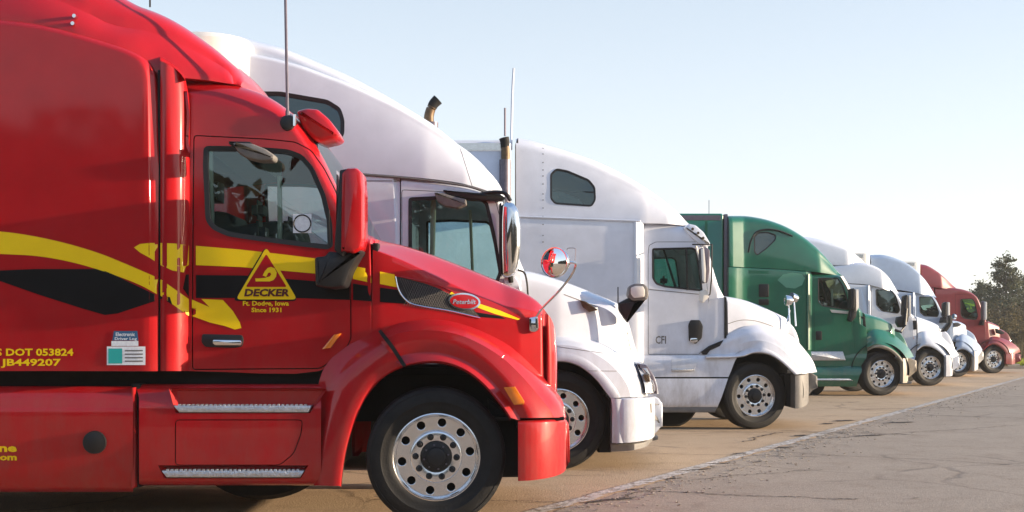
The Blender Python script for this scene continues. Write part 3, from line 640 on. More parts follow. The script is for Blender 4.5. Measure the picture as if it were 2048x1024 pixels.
# rebuild the seal and the glass over the opening
def seal(T, poly, yo, tree, gw, parent, glass='glass', frame='gasket', both=True, setb=.012):
    Pp = np.array([(X_(p[0], T.d+yo), Z_(p[1], T.d+yo)) for p in poly]); I = insetpoly(Pp, gw); O = insetpoly(Pp, -.006); c = Pp.mean(0); n = len(Pp); V = []; Fc = []; Y = []
    for p in Pp:
        q = p*1.0+(p-c)*.03; h = tree.ray_cast(Vector((q[0], T.d-3, q[1])), Vector((0, 1, 0)))[0]; Y.append(h.y if h is not None else T.d+yo)
    Y = [min(y, T.d+yo+.12) for y in Y]
    for i in range(n): y = Y[i]; V += [(O[i][0], y+.006, O[i][1]), (O[i][0], y-.006, O[i][1]), (I[i][0], y-.002, I[i][1]), (I[i][0], y+.03, I[i][1])]
    for i in range(n):
        j = (i+1) % n
        for k in range(3): Fc.append((i*4+k, j*4+k, j*4+k+1, i*4+k+1))
    G = [(p[0], Y[i]+setb, p[1]) for i, p in enumerate(I)]; G.append((I[:, 0].mean(), sum(g[1] for g in G)/n, I[:, 1].mean())); gf = [(i, (i+1) % n, n) for i in range(n)]
    T.add('window_glass', (G, gf), glass, parent); T.add('window_seal', (V, Fc), frame, parent, angle=50)
    if both:
        T.add('window_glass', ([(a, 2*T.yc-b, c) for a, b, c in G], gf), glass); T.add('window_seal', ([(a, 2*T.yc-b, c) for a, b, c in V], Fc), frame)
seal(T, wpoly, .155, tree, .030, door)
T.add('window_frame_bar', T.prism([(652, 420), (659, 420), (661, 490), (655, 492)], .16, .18, .003), 'gasket', door)
interior(T, X_(385, T.d), X_(735, T.d), 2.0, 2.9)
T.add('cab_back_wall', boxm(X_(372, 8.36)-.05, X_(372, 8.36)-.02, T.d+.2, T.yc-.45, 1.3, 3.05), 'lite')
T.add('overhead_console', T.prism([(405, 296), (528, 300), (526, 338), (470, 347), (405, 352)], .75, 1.5, .03), 'seat')
T.add('grab_bar', T.prism([(554, 352), (563, 352), (564, 486), (555, 486)], .24, .27, .006), 'curtain')
T.add('seat_shoulder', T.prism([(405, 440), (425, 420), (455, 424), (468, 452), (500, 446), (548, 440), (590, 452), (600, 500), (405, 500)], .55, 1.2, .05, 8), 'seat')
T.add('console_box', T.prism([(408, 362), (437, 362), (437, 402), (408, 402)], .5, .7, .02, 3), 'black')
T.add('sun_curtain', T.prism([(411, 300), (425, 300), (428, 450), (413, 440)], .20, .23, .008), 'curtain')
# hood
htop = [(755, 478), (800, 489), (850, 505), (900, 524), (950, 544), (1000, 565), (1040, 582), (1068, 598), (1084, 612), (1095, 628)]
hbot = [(755, 672), (790, 662), (850, 658), (900, 663), (950, 678), (1000, 706), (1050, 748), (1095, 792)]
bm = T.shell(htop, hbot, inset=[(755, .15), (850, .19), (950, .25), (1040, .33), (1085, .40), (1095, .44)], rW=[(755, .42), (1000, .36), (1060, .2), (1112, .08)], rH=[(755, .10), (880, .155), (960, .18), (1030, .17), (1070, .11), (1095, .05)],
             prof=CREASE, K=14, step=.03, yref=.75, lean=.02)
hood = T.fin(bm, 'hood')
T.add('hood_gap', T.prism([(745, 486), (756, 486), (758, 672), (747, 672)], .17, .3, .004), 'under')
# grille surround at the nose
VF = T.strips([([(1093, 626), (1093, 700), (1093, 790)], .46), ([(1095, 628), (1095, 700), (1095, 790)], .43), ([(1100, 634), (1102, 700), (1103, 792)], .445), ([(1106, 646), (1109, 700), (1109, 794)], .52), ([(1110, 662), (1113, 705), (1113, 796)], .66), ([(1110, 664), (1114, 705), (1114, 796)], .95)], 14, 4); T.add('grille_surround', VF, 'red', both=True)
# front fender
A0 = [(757, 676), (790, 657), (835, 648), (880, 648), (930, 659), (975, 678), (1020, 706), (1060, 742), (1095, 782), (1118, 812), (1128, 835)]
A1 = [(762, 684), (792, 668), (835, 661), (880, 662), (925, 672), (968, 692), (1010, 720), (1048, 757), (1080, 795), (1100, 820), (1108, 835)]
A2 = [(776, 700), (800, 690), (838, 683), (880, 685), (918, 695), (955, 713), (990, 740), (1020, 772), (1045, 806), (1060, 836)]
A3 = [(790, 717), (812, 709), (845, 705), (880, 706), (914, 715), (948, 732), (980, 758), (1006, 788), (1028, 816), (1040, 836)]
A4 = [(803, 731), (822, 726), (850, 722), (880, 722), (910, 729), (940, 744), (968, 767), (992, 794), (1012, 820), (1022, 836)]
up = [(757, 664, .15), (790, 645, .185), (835, 636, .215), (880, 636, .24), (930, 647, .275), (975, 664, .32), (1020, 688, .37), (1062, 726, .42), (1099, 768, .46), (1124, 800, .47), (1133, 835, .46)]
FY1 = [.01, .005, .005, .005, .01, .015, .03, .05, .075, .10, .12]
def arr(P_, y): return [(a, b, y[i] if hasattr(y, '__len__') else y) for i, (a, b) in enumerate(P_)]
T.add('fender', T.strips([(up, .2), (arr(A0, [.11, .115, .12, .125, .12, .14, .16, .19, .22, .25, .28]), .1), (arr(A1, FY1), 0)], 70, 7), 'red', both=True, target=True)
T.add('fender_side', T.strips([(arr(A1, FY1), 0), (arr(A2, .0), 0), (arr(A3, .018), 0)], 70, 4), 'red', both=True, target=True)
T.add('fender_lip', T.strips([(arr(A3, .018), 0), ([(a-1, b+4, .012) for a, b in A3], 0), (arr(A4, -.025), 0), ([(a-1, b+3, .0) for a, b in A4], 0), ([(a-2, b+6, .22) for a, b in A4], 0)], 70, 3), 'red', both=True, target=True)
# rear part of the fender running down to the step
B0 = [(770, 668), (738, 690), (705, 712), (672, 742), (655, 775), (643, 830), (633, 890), (629, 940), (628, 971)]
B1 = [(776, 680), (745, 703), (715, 727), (690, 757), (672, 800), (658, 850), (646, 905), (641, 945), (640, 971)]
B2 = [(790, 710), (762, 725), (735, 748), (712, 780), (694, 820), (680, 865), (671, 910), (667, 945), (665, 972)]
B3 = [(803, 731), (775, 744), (750, 765), (728, 794), (710, 832), (697, 872), (688, 912), (683, 945), (680, 972)]
T.add('rear_fender', T.strips([([(757, 652, .16), (728, 672, .155), (695, 692, .15), (655, 726, .14), (638, 764, .12), (634, 830, .11), (630, 890, .11), (628, 940, .11), (627, 971, .11)], 0), (arr(B0, .10), 0), (arr(B1, .03), 0), (arr(B2, .004), 0), (arr(B3, .012), 0), ([(a+2, b+3, .03) for a, b in B3], 0), ([(a+3, b+4, .25) for a, b in B3], 0)], 60, 5), 'red', both=True, target=True)
T.add('fender_joint', T.strips([([(756, 662, .10), (764, 674, .0), (778, 692, -.012), (792, 713, -.016), (806, 734, -.03)], 0), ([(762, 659, .10), (771, 670, .0), (785, 688, -.012), (799, 709, -.016), (813, 731, -.03)], 0)], 14, 1), 'under')
# lower door skin that meets the fender
# wheel well
def well(T, hx, hz, R_, y0, y1, a0=-8, a1=188, m='under'):
    V = []; n = 34
    for i in range(n+1):
        a = R(a0+(a1-a0)*i/n)
        for y in (y0, y1): V.append((hx+R_*math.cos(a), T.d+y, hz+R_*math.sin(a)))
    c = len(V); Fc = [(2*i, 2*i+2, 2*i+3, 2*i+1) for i in range(n)]
    return T.add('wheel_well', (V, Fc), m, both=True)
hx = X_(869, T.d+.02)
well(T, X_(872, T.d), .56, .70, .06, .62)
# bumper
bt = [(1030, 842), (1060, 841), (1100, 840), (1125, 840), (1134, 842), (1138, 846)]
bb = [(1040, 963), (1048, 962), (1090, 957), (1120, 950), (1132, 944), (1139, 925)]
bm = T.shell([(1036, 842), (1070, 841), (1100, 840), (1122, 840), (1132, 841), (1138, 850), (1139.5, 875)], [(1036, 962), (1060, 961), (1095, 956), (1118, 950), (1130, 944), (1136, 936), (1139, 925)],
             inset=ell(1040, 1139.5, .02, .52), rW=.03, rH=.02, K=14, step=.012, bulge=.02, yref=.2, crown=0)
bump = T.fin(bm, 'bumper')
T.add('bumper_bracket', T.prism([(975, 800), (1030, 838), (1046, 905), (1045, 955), (1000, 955), (985, 900)], .35, .75, .02), 'under')
T.add('bumper_seam', T.prism([(985, 834), (1128, 834), (1128, 841), (985, 841)], .20, .35, .004), 'under')
# frame band below the body, fuel tank fairing, battery step box
T.add('sill', T.prism([(-420, 738), (640, 738), (700, 700), (760, 690), (760, 760), (660, 775), (-420, 790)], .24, .7, .01), 'under')
def hcurves(x0, x1, rows, n=30): return T.strips([([(x0, py), ((x0+x1)/2, py), (x1, py)], y) for py, y in rows], n, 4)
tank_rows = [(772, .16), (774, .11), (790, .055), (816, .03), (822, .022), (850, .02), (900, .03), (940, .05), (965, .08), (978, .12), (984, .2)]
T.add('fuel_tank_fairing', hcurves(-420, 266, tank_rows, 12), 'red', both=True, target=True)
T.add('tank_end', T.prism([(262, 775), (268, 775), (272, 900), (270, 975), (262, 978)], .05, .5, .01), 'red')
T.add('fairing_gap', T.prism([(262, 768), (280, 768), (283, 870), (279, 975), (266, 975)], .10, .35, .01), 'under')
box_rows = [(768, .17), (772, .12), (796, .06), (812, .035), (820, .03), (860, .022), (900, .022), (925, .022), (945, .03), (960, .05), (968, .10), (971, .2)]
fb = T.strips([([(278 if py > 790 else 270+ (py-768)*.4, py), (340, py), (480, py), (642, py)], y) for py, y in box_rows], 70, 4)
bm = bmesh.new(); vv = [bm.verts.new(v) for v in fb[0]]; [bm.faces.new([vv[i] for i in f]) for f in fb[1]]; bt_ = T.bvh(bm)
# recess for each step
for poly, plate in (([(338, 777), (655, 777), (621, 826), (352, 826)], [(348, 811), (622, 811), (617, 825), (358, 825)]), ([(318, 930), (618, 930), (602, 956), (330, 956)], [(324, 941), (608, 941), (600, 955), (333, 955)])):
    fc = T.cut(bm, poly, .045); V_, F_ = T.take(bm, fc)
    c0 = [(X_(p[0], T.d+.045), Z_(p[1], T.d+.045)) for p in poly]; yf = [.055, .055, .03, .03]; V = []
    for i, p in enumerate(c0): V.append((p[0], T.d+.028 if i > 1 else T.d+.045, p[1]))
    dpt = .10
    for i, p in enumerate(c0): cx = sum(q[0] for q in c0)/4; V.append((cx+(p[0]-cx)*.93, T.d+dpt, p[1]+(.0 if i > 1 else -.02)))
    T.add('step_recess', (V, [(0, 1, 5, 4), (1, 2, 6, 5), (2, 3, 7, 6), (3, 0, 4, 7), (4, 5, 6, 7)]), 'red', smooth=False, both=False)
    pl = T.prism(plate, .02, .11, .006); T.add('step_plate', pl, 'tread', both=False)
lid = [(350, 839), (606, 839), (603, 868), (588, 908), (560, 931), (350, 931)]
lid = rpoly(lid, 9, 3); fc = T.cut(bm, lid, .022); V_, F_ = T.take(bm, fc); lm = bmesh.new(); vv = [lm.verts.new(v) for v in V_]; [lm.faces.new([vv[i] for i in f]) for f in F_]
k_ = set(T.cut(lm, [tuple(p) for p in insetpoly(lid, 1.8)], .022)); bmesh.ops.delete(lm, geom=[f for f in lm.faces if f not in k_], context='FACES')
T.add('box_inside', ([(v[0], v[1]+.02, v[2]) for v in V_], F_), 'under', smooth=False)
T.fin(lm, 'box_lid'); T.fin(bm, 'step_box')
T.add('step_box', ([(a, 2*T.yc-b, c) for a, b, c in fb[0]], fb[1]), 'red')
for pr in ([(348, 811), (622, 811)], [(324, 941), (608, 941)]):      # row of grip teeth on each step edge
    V = []; Fc = []
    for x in np.arange(pr[0][0]+8, pr[1][0]-8, 9):
        v, f = T.prism([(x, pr[0][1]-2.5), (x+5, pr[0][1]-2.5), (x+5, pr[0][1]+1), (x, pr[0][1]+1)], .022, .05, .001); o = len(V); V += v; Fc += [tuple(i+o for i in q) for q in f]
    T.add('grip_teeth', (V, Fc), 'tread', smooth=False)
T.add('tank_cap', join(*[( [(T.P(188, 885)[0]+x*.9, T.d+.012+y, T.P(188, 885)[2]+z*.9) for x, y, z in lathe([(0, -.018), (.06, -.018), (.075, -.012), (.092, -.012), (.094, .02)], 28)[0]], lathe([(0, -.018), (.06, -.018), (.075, -.012), (.092, -.012), (.094, .02)], 28)[1])]), 'black')
T.add('underside', T.prism([(-420, 800), (640, 800), (640, 960), (-420, 970)], .3, 1.9, .03), 'under')
# drum of the exhaust after-treatment hanging below the cab
T.add('exhaust_canister', ([(X_(533, 9.1)+x*1.25, 9.25+y, .58+z) for x, y, z in lathe([(0, -.33), (.42, -.33), (.455, -.29), (.46, 0), (.455, .29), (.42, .33), (0, .33)], 48)[0]], lathe([(0, 0)]*7, 48)[1]), 'rubber')
wheel(T, 869, 916, .045, .513, 5, 4, 2)
chassis(T, X_(-420, T.d)-3, X_(1060, T.d), hx); axles(T, (X_(-420, 8.36)-1.0, X_(-420, 8.36)-2.35))
# mirror
mh = T.add('mirror_housing', T.prism([(694, 335), (712, 334), (722, 343), (725, 380), (725, 478), (721, 496), (705, 506), (690, 502), (680, 505), (681, 420), (682, 345)], -.22, .10, .03, 5), 'red')
T.add('mirror_back', T.prism([(679, 340), (694, 337), (693, 500), (684, 512), (676, 506), (668, 500)], -.20, .08, .012, 3), 'black', mh)
T.add('mirror_glass', (lambda a, b: ([(a[0], T.d-.19, a[2]), (a[0], T.d+.06, a[2]), (b[0], T.d+.06, b[2]), (b[0], T.d-.19, b[2])], [(0, 1, 2, 3)]))(T.P(678, 345, -.07), T.P(677, 495, -.07)), 'mir', mh)
T.add('mirror_arm', T.prism([(656, 502), (690, 505), (724, 498), (716, 512), (700, 540), (688, 574), (662, 577), (630, 572), (628, 514), (650, 512)], -.12, .15, .03, 6), 'black', mh)
# small look-down mirror above the door glass
T.add('kerb_mirror', T.prism([(463, 284), (503, 286), (530, 297), (549, 310), (547, 321), (520, 322), (490, 315), (476, 306)], -.06, .10, .03, 5), 'grey', door)
T.add('kerb_mirror_base', T.prism([(456, 282), (500, 283), (504, 290), (470, 292), (458, 289)], .05, .18, .01, 2), 'black', door)
# hood spot mirror on a bent arm
h_, c_, ax = mirror_oval(T, 1110, 525, 26, 31, .10)
a0 = P(1134, 524, .12); a1 = P(1151, 527, .15); a2 = P(1146, 545, .2); a3 = P(1120, 580, .28); a4 = P(1080, 622, .34); a5 = P(1069, 640, .36)
T.add('mirror_stem', join(tube([a0, a1, a2, a3, a4, a5], .009, 8), tube([c_-ax*.03, c_-ax*.10], [.05, .02], 12, smooth=False)), 'chrome', h_)
T.add('mirror_hook', tube([P(1134, 500, .16), P(1135, 497, .16), P(1150, 497, .17), P(1151, 500, .17), P(1150, 521, .17)], .003, 6), 'steel', h_)
T.add('mirror_bracket', T.prism([(1057, 634), (1076, 632), (1078, 660), (1070, 666), (1058, 664)], .33, .42, .02, 5), 'chrome', hood)
# sun visor over the windscreen
T.add('sun_visor', T.prism([(592, 220), (612, 215), (634, 217), (656, 236), (672, 258), (678, 270), (668, 277), (640, 283), (622, 275), (606, 257), (596, 238)], .27, .62, .04, 5), 'red', angle=60)
# antenna, base light, far antenna, roof bolts
T.add('antenna', join(tube([P(575, 226, .2), P(572, 60, .2), P(569, -130, .2)], .011, 8), tube([P(575, 238, .19), P(575, 222, .19)], .016, 8)), 'steel')
T.add('antenna_mount', T.prism([(563, 232), (576, 228), (588, 232), (590, 245), (583, 258), (573, 262), (563, 256), (558, 244)], .17, .29, .02, 4), 'black')
T.add('antenna_mount_cap', tube([P(589, 229, .18), P(589, 252, .18)], .012, 8), 'chrome')
T.add('antenna', tube([P(300, 14, 1.6), P(300, -100, 1.6)], .008, 6), 'black')
for q in ((153, 35), (150, 50)):
    h = Vector(P(q[0], q[1], .07)); T.add('roof_bolt', tube([h, h+Vector((0, -.05, 0))], .014, 10, False), 'chrome')
# door handle
T.add('handle_recess', T.prism([(404, 668), (484, 670), (487, 680), (484, 693), (470, 696), (410, 694), (402, 684)], .140, .17, .006, 4), 'black', door)
T.add('handle', T.prism([(426, 679), (481, 680), (484, 685), (482, 691), (430, 691), (424, 686)], .118, .14, .009, 2), 'chrome', door)
T.add('door_marker', T.prism([(644, 698), (668, 669), (682, 667), (661, 696)], .110, .17, .004), 'amber')
T.add('fender_marker', T.prism([(1007, 775), (1030, 773), (1049, 803), (1048, 809), (1028, 810)], -.040, .06, .005), 'amber')
# hood side intake
hv = [(793, 553), (806, 556), (850, 567), (880, 578), (905, 592), (925, 603), (945, 616), (958, 632), (900, 622), (850, 613), (822, 607), (806, 592), (798, 575)]
T.decal('intake_screen', hv, 'mesh', out=.006)
def edge_tube(T, pts, r, off, m, name, parent=None):
    if not hasattr(T, 'tree'): T.tree = T.btree()
    Q = catmull(pts, 5); q = [T.surf(T.tree, a, b, off) for a, b in Q]; q = [p for p in q if p is not None]; return T.add(name, tube(q, r, 6, smooth=False), m, parent)
edge_tube(T, [(791, 553), (796, 575), (804, 591), (820, 606), (845, 613), (900, 622), (960, 636)], .006, .006, 'chrome', 'intake_trim', hood)
edge_tube(T, [(800, 553), (850, 563), (880, 572), (905, 583)], .005, .004, 'red', 'intake_edge', hood)
# mesh strands
V = []; Fc = []
for k in range(30):
    x = 800+k*5; 
    for dx in (22, -22):
        a = T.surf(T.tree, x, 556+(x-800)*.30, .009); b = T.surf(T.tree, x+dx, 606+(x-800)*.16, .009)
        if a is not None and b is not None and x+dx > 806 and x+dx < 950: v, f = tube([a, b], .0011, 3, False); o = len(V); V += list(v); Fc += [tuple(i+o for i in q) for q in f]
T.add('intake_strands', (V, Fc), 'grey', hood)
bc = T.surf(T.tree, 929, 604, .008)
def oval(cx, cy, rx, ry, n=32): return [(cx+rx*math.cos(2*math.pi*k/n), cy+ry*math.sin(2*math.pi*k/n)+.06*rx*math.cos(2*math.pi*k/n)) for k in range(n)]
def badge(o_, out, cx=929, cy=603): return T.decal('badge', oval(cx, cy, *o_), out[0], out=out[1])
T.decal('badge_rim', oval(929, 603, 32, 17), 'chrome', out=.016); T.decal('badge', oval(929, 603, 28.5, 13.8), 'red', out=.019)
T.text('badge_lettering', 'Peterbilt', 906, 608, 9, 46, 'alu', bold=.02, shear=.2, out=.022)
# --- vinyl
T.decal('stripe', catmull([(-420, 452), (-200, 452), (0, 463), (60, 471), (130, 486), (200, 507), (250, 527), (317, 556)], 5).tolist()+catmull([(317, 590), (280, 570), (220, 547), (150, 526), (80, 513), (0, 508), (-200, 503), (-420, 500)], 5).tolist(), 'yellow', label='wide yellow stripe sweeping down along the sleeper')
T.decal('stripe', [(321, 558), (345, 575), (372, 594), (378, 598), (378, 632), (350, 612), (321, 591)], 'yellow')
T.decal('stripe', [(384, 599), (400, 606), (419, 614), (408, 603), (403, 598), (446, 600), (466, 622), (480, 645), (483, 656), (470, 659), (450, 652), (420, 645), (384, 632)], 'yellow')
T.decal('stripe', [(268, 495), (280, 488), (300, 486), (317, 486), (317, 527), (300, 516), (280, 505)], 'yellow')
T.decal('stripe', [(321, 486), (350, 487), (378, 491), (378, 530), (372, 533), (368, 545), (345, 541), (321, 530)], 'yellow')
T.decal('stripe', [(385, 491), (480, 499), (560, 508), (640, 518), (701, 531), (701, 557), (640, 548), (560, 541), (480, 534), (385, 530)], 'yellow')
T.decal('stripe', [(706, 532), (744, 539), (744, 566), (706, 558)], 'yellow')
T.decal('stripe', [(760, 543), (789, 549), (796, 575), (760, 568)], 'yellow')
T.decal('stripe', [(903, 583), (915, 592), (905, 596), (898, 590)], 'yellow')
T.decal('stripe', [(958, 607), (1000, 621), (1040, 638), (1036, 640), (990, 628), (955, 615)], 'yellow')
T.decal('black_flash', [(-420, 560), (-100, 546), (0, 541), (70, 538), (200, 538), (225, 548), (260, 565), (317, 592), (317, 600), (235, 627), (210, 630), (165, 617), (80, 590), (0, 562), (-420, 565)], 'blk')
T.decal('black_flash', [(321, 593), (345, 610), (340, 594), (321, 598)], 'blk')
T.decal('black_flash', [(372, 549), (378, 549), (378, 594), (366, 577)], 'blk')
T.decal('black_flash', [(385, 550), (490, 551), (625, 562), (701, 567), (701, 600), (590, 596), (385, 596)], 'blk')
T.decal('black_flash', [(706, 567), (744, 573), (744, 603), (706, 600)], 'blk'); T.decal('black_flash', [(760, 575), (797, 580), (806, 595), (815, 608), (760, 604)], 'blk')
T.decal('black_flash', [(950, 624), (1000, 632), (1012, 638), (960, 634)], 'blk')
# --- company sign on the door
tri = rpoly([(533, 494), (595, 599), (472, 599)], 10, 4); dx = lambda pts, a, b: [(p[0]+a, p[1]+b) for p in pts]
T.decal('sign_shadow', dx(rpoly([(533, 492), (598, 601), (468, 601)], 10, 4), -2, 1), 'blk', out=.005); T.decal('sign_border', tri, 'yellow', out=.007)
T.decal('sign_field', rpoly([(533, 508), (574, 574), (492, 574)], 4, 3), 'red', out=.009)
T.decal('sign_band', rpoly([(490, 577), (577, 577), (584, 593), (482, 593)], 2, 2), 'yellow', out=.010)
hook = [(512, 563), (540, 563), (548, 560), (553, 553), (554, 545), (550, 537), (543, 534), (536, 536), (530, 543), (526, 551), (533, 554), (537, 546), (541, 545), (543, 549), (540, 553), (530, 556), (518, 557), (511, 557)]
T.decal('sign_emblem', hook, 'yellow', out=.011)
T.text('sign_lettering', 'DECKER', 489, 592, 13.5, 90, 'dark', bold=.045, shear=.15, out=.013)
T.text('sign_lettering', 'Ft. Dodge, Iowa', 486, 611, 9, 92, 'yellow', bold=.03, out=.004); T.text('sign_lettering', 'Since 1931', 503, 624, 8.5, 60, 'yellow', bold=.03, out=.004)
T.text('registration_number', 'US DOT 053824', -24, 711, 13.5, 171, 'yellow', bold=.03); T.text('registration_number', 'JB449207', 2, 731, 13, 120, 'yellow', bold=.03)
T.text('lettering', 'ne', 34, 903, 15, 36, 'yellow', 'RIGHT', .04); T.text('lettering', 'om', 34, 920, 12, 34, 'yellow', 'RIGHT', .04)
# --- stickers
st = T.decal('sticker', [(228, 662), (275, 662), (277, 681), (225, 681)], 'blue_st', out=.003); T.text('sticker_print', 'Electronic', 232, 672, 7, 38, 'wht', out=.005); T.text('sticker_print', 'Driver Log', 230, 680, 5.5, 44, 'wht', out=.005)
T.decal('sticker', [(223, 682), (277, 682), (277, 692), (223, 692)], 'wht'); T.decal('sticker', [(214, 693), (291, 693), (291, 730), (214, 730)], 'wht', label='white sticker with a teal square'); T.decal('sticker_print', [(217, 697), (245, 697), (245, 727), (217, 727)], 'teal', out=.005)
for yy in (700, 707, 714, 721): T.decal('sticker_print', [(250, yy), (286, yy), (286, yy+2.5), (250, yy+2.5)], 'grey', out=.005)
wd = T.add('window_sticker', T.prism([(586, 428), (623, 428), (623, 466), (586, 466)], .176, .180, .001), 'wht', door)
T.add('window_sticker_ring', tube([P(604.5+17*math.cos(a), 447+17*math.sin(a), .174) for a in np.linspace(0, 6.283, 28)], .005, 4, False), 'blk', door)
# ================================================================== common builders for the trucks behind
def seal2(T, poly, yo, tree, gw, parent=None, **k): seal(T, poly, yo, tree, gw, parent, **k)
def open_window(T, bm, poly, yo):
    for fr in (False, True): T.take(bm, T.cut(bm, poly, yo, fr))
def cab(T, top, bot, inset, rW, rH, lean, door, win, seamw, wsx, wsz, step=.05, gw=.03, K=20, doorname='door', bar=None):
    """cab shell with an own door leaf, side windows and windscreen"""
    bm = T.shell(top, bot, inset=inset, rW=rW, rH=rH, lean=lean, K=K, step=step, yref=.35); tree = T.bvh(bm)
    yo = par(inset, top[0][0])+.0
    wf = [f for f in bm.faces if f.normal.x > .34 and f.normal.z > .05 and abs(f.calc_center_median().y-T.yc) < T.W/2-.33 and f.calc_center_median().z > wsz and f.calc_center_median().x > wsx]
    T.add('windscreen', T.take(bm, wf), 'sglass'); open_window(T, bm, win, yo)
    dV = T.take(bm, T.cut(bm, door, yo)); dm = bmesh.new(); vv = [dm.verts.new(v) for v in dV[0]]; [dm.faces.new([vv[i] for i in f]) for f in dV[1]]
    k = set(T.cut(dm, [tuple(p) for p in insetpoly(door, seamw)], yo)); bmesh.ops.delete(dm, geom=[f for f in dm.faces if f not in k], context='FACES')
    T.add('door_jamb', ([(v[0], v[1]+.02, v[2]) for v in dV[0]], dV[1]), 'under', smooth=False)
    T.fin(bm, 'cab'); d = T.fin(dm, 'door'); seal(T, win, yo, tree, gw, d)
    return d, tree
def fender(T, rows, lip, m=None, y=(.30, .08, .02, .0, .012), name='fender', n=44, b0=.125, bt=.22):
    """rows: five arcs from the bonnet joint down to the wheel opening"""
    cv = []
    for i, r in enumerate(rows):
        yy = y[i]; q = []
        for j, p in enumerate(r):
            t = j/(len(r)-1); v = (yy[0]+(yy[1]-yy[0])*t**1.6) if isinstance(yy, tuple) else yy
            q.append((p[0], p[1], max(v, b0*(1-t/bt)) if i < len(rows)-1 else v))
        cv.append((q, 0))
    if len(rows) > 4:
        mm = m or T.paint; T.add(name, T.strips(cv[:3], n, 6), mm, both=True, target=True); T.add('fender_side', T.strips(cv[2:4], n, 3), mm, both=True, target=True)
        last = cv[-1][0]; return T.add('fender_lip', T.strips([cv[3], ([(p[0], p[1]+.4*(cv[-1][0][k][1]-p[1]), p[2]-.012) for k, p in enumerate(cv[3][0])], 0), ([(p[0], p[1], p[2]-.02) for p in last], 0), ([(p[0], p[1]+1.5, p[2]+.02) for p in last], 0), ([(p[0], p[1]+2.5, p[2]+.25) for p in last], 0)], n, 3), mm, both=True, target=True)
    last = cv[-1][0]; dx_ = sum(p[0] for p in last)/len(last); cv.append(([(p[0], p[1]+1.2, p[2]+.04) for p in last], 0)); cv.append(([(p[0], p[1]+2.0, p[2]+.25) for p in last], 0))
    return T.add(name, T.strips(cv, n, 4), m or T.paint, both=True, target=True)
def mesh_lathe_at(T, px, py, y, prof, seg=20):
    v, f = lathe(prof, seg); p = T.P(px, py, y); return [(p[0]+a, p[1]+b, p[2]+c) for a, b, c in v], f
def pprism(T, name, poly, y0, y1, m, parent=None, bev=.008, r=2, **k): return T.add(name, T.prism(poly, y0, y1, bev, r), m, parent, **k)
def trailer(name, label, T, pxf, ptop, y0, paint, length=13.5, rad=.06, rib=True, w=2.55, zb=1.15, side=0):
    """box trailer coupled behind truck T, front wall at pxf"""
    x1 = X_(pxf, T.d+y0); zt = Z_(ptop, T.d+y0); yc = T.yc+side; root = bpy.data.objects.new(name, None); COL.objects.link(root); root.location = (x1-length, yc, 0); tag(root, label, 'trailer', 'trailers coupled behind the trucks')
    hw = w/2; P_ = []
    for sx, sy in ((1, -1), (1, 1)):
        for k in range(7):
            a = math.pi/2*k/6; P_.append((x1-rad+rad*(math.sin(a) if sy < 0 else math.cos(a)), yc+sy*(hw-rad+rad*(math.cos(a) if sy < 0 else math.sin(a)))))
    P_ += [(x1-length, yc+hw), (x1-length, yc-hw)]; n = len(P_); rt = min(.08, rad)
    V = [(x, y, zb) for x, y in P_]+[(x, y, zt-.05) for x, y in P_]+[(x1+(x-x1)*1-(.03 if x > x1-1 else 0), yc+(y-yc)*(1-.03), zt) for x, y in P_]
    Fc = [(i, (i+1) % n, n+(i+1) % n, n+i) for i in range(n)]+[(n+i, n+(i+1) % n, 2*n+(i+1) % n, 2*n+i) for i in range(n)]+[tuple(range(n)), tuple(range(2*n, 3*n))]
    o = np.array(root.location)
    def ad(nm, VF, m, par_=None): return link(nm, mesh(nm, np.array([tuple(v) for v in VF[0]])-o, VF[1], M[m] if isinstance(m, str) else m), par_ or root)
    b = ad('trailer_box', (V, Fc), paint)
    ad('top_rail', boxm(x1-length, x1-rad-.02, yc-hw-.012, yc-hw+.02, zt-.16, zt-.045, .005), 'alu' if paint is not M['green'] else 'steel', b)
    ad('bottom_rail', boxm(x1-length, x1-rad-.02, yc-hw-.012, yc-hw+.02, zb, zb+.12, .005), 'steel', b)
    if rib:
        for k in range(12): ad('side_post', boxm(x1-rad-.35-k*.6-.03, x1-rad-.35-k*.6+.03, yc-hw-.010, yc-hw+.01, zb+.14, zt-.18, .004), paint, b)
    ad('landing_leg', boxm(x1-3.0, x1-2.86, yc-.9, yc-.76, .1, zb, .01), 'steel'); ad('landing_leg', boxm(x1-3.0, x1-2.86, yc+.76, yc+.9, .1, zb, .01), 'steel')
    for xx in (x1-length+1.2, x1-length+2.5):
        for sg_ in (-1, 1):
            w_ = link('trailer_wheel', drum_me, root, Vector((xx, yc+sg_*(hw-.18), RT))-Vector(o)); w_.rotation_euler = (0, 0, 0 if sg_ < 0 else math.pi)
            for n_, me in (('tyre', tyre_me), ('rim', rim_me)): link(n_, me, w_)
    return root, ad, (x1, zt, hw, yc)
def stack(T, pts, y, r, mats, name='exhaust_pipe'):
    p = [T.P(a, b, y) for a, b in pts[0]]; o = T.add(name, tube(p, r*1.25, 14), mats[0])
    p = [T.P(a, b, y) for a, b in pts[1]]; T.add('exhaust_tip', tube(p, [r, r*.92], 14), mats[1], o); q = [T.P(a, b, y) for a, b in pts[2]]; T.add('exhaust_mouth', tube(q, [r*.95, r*1.1], 14), mats[2], o)

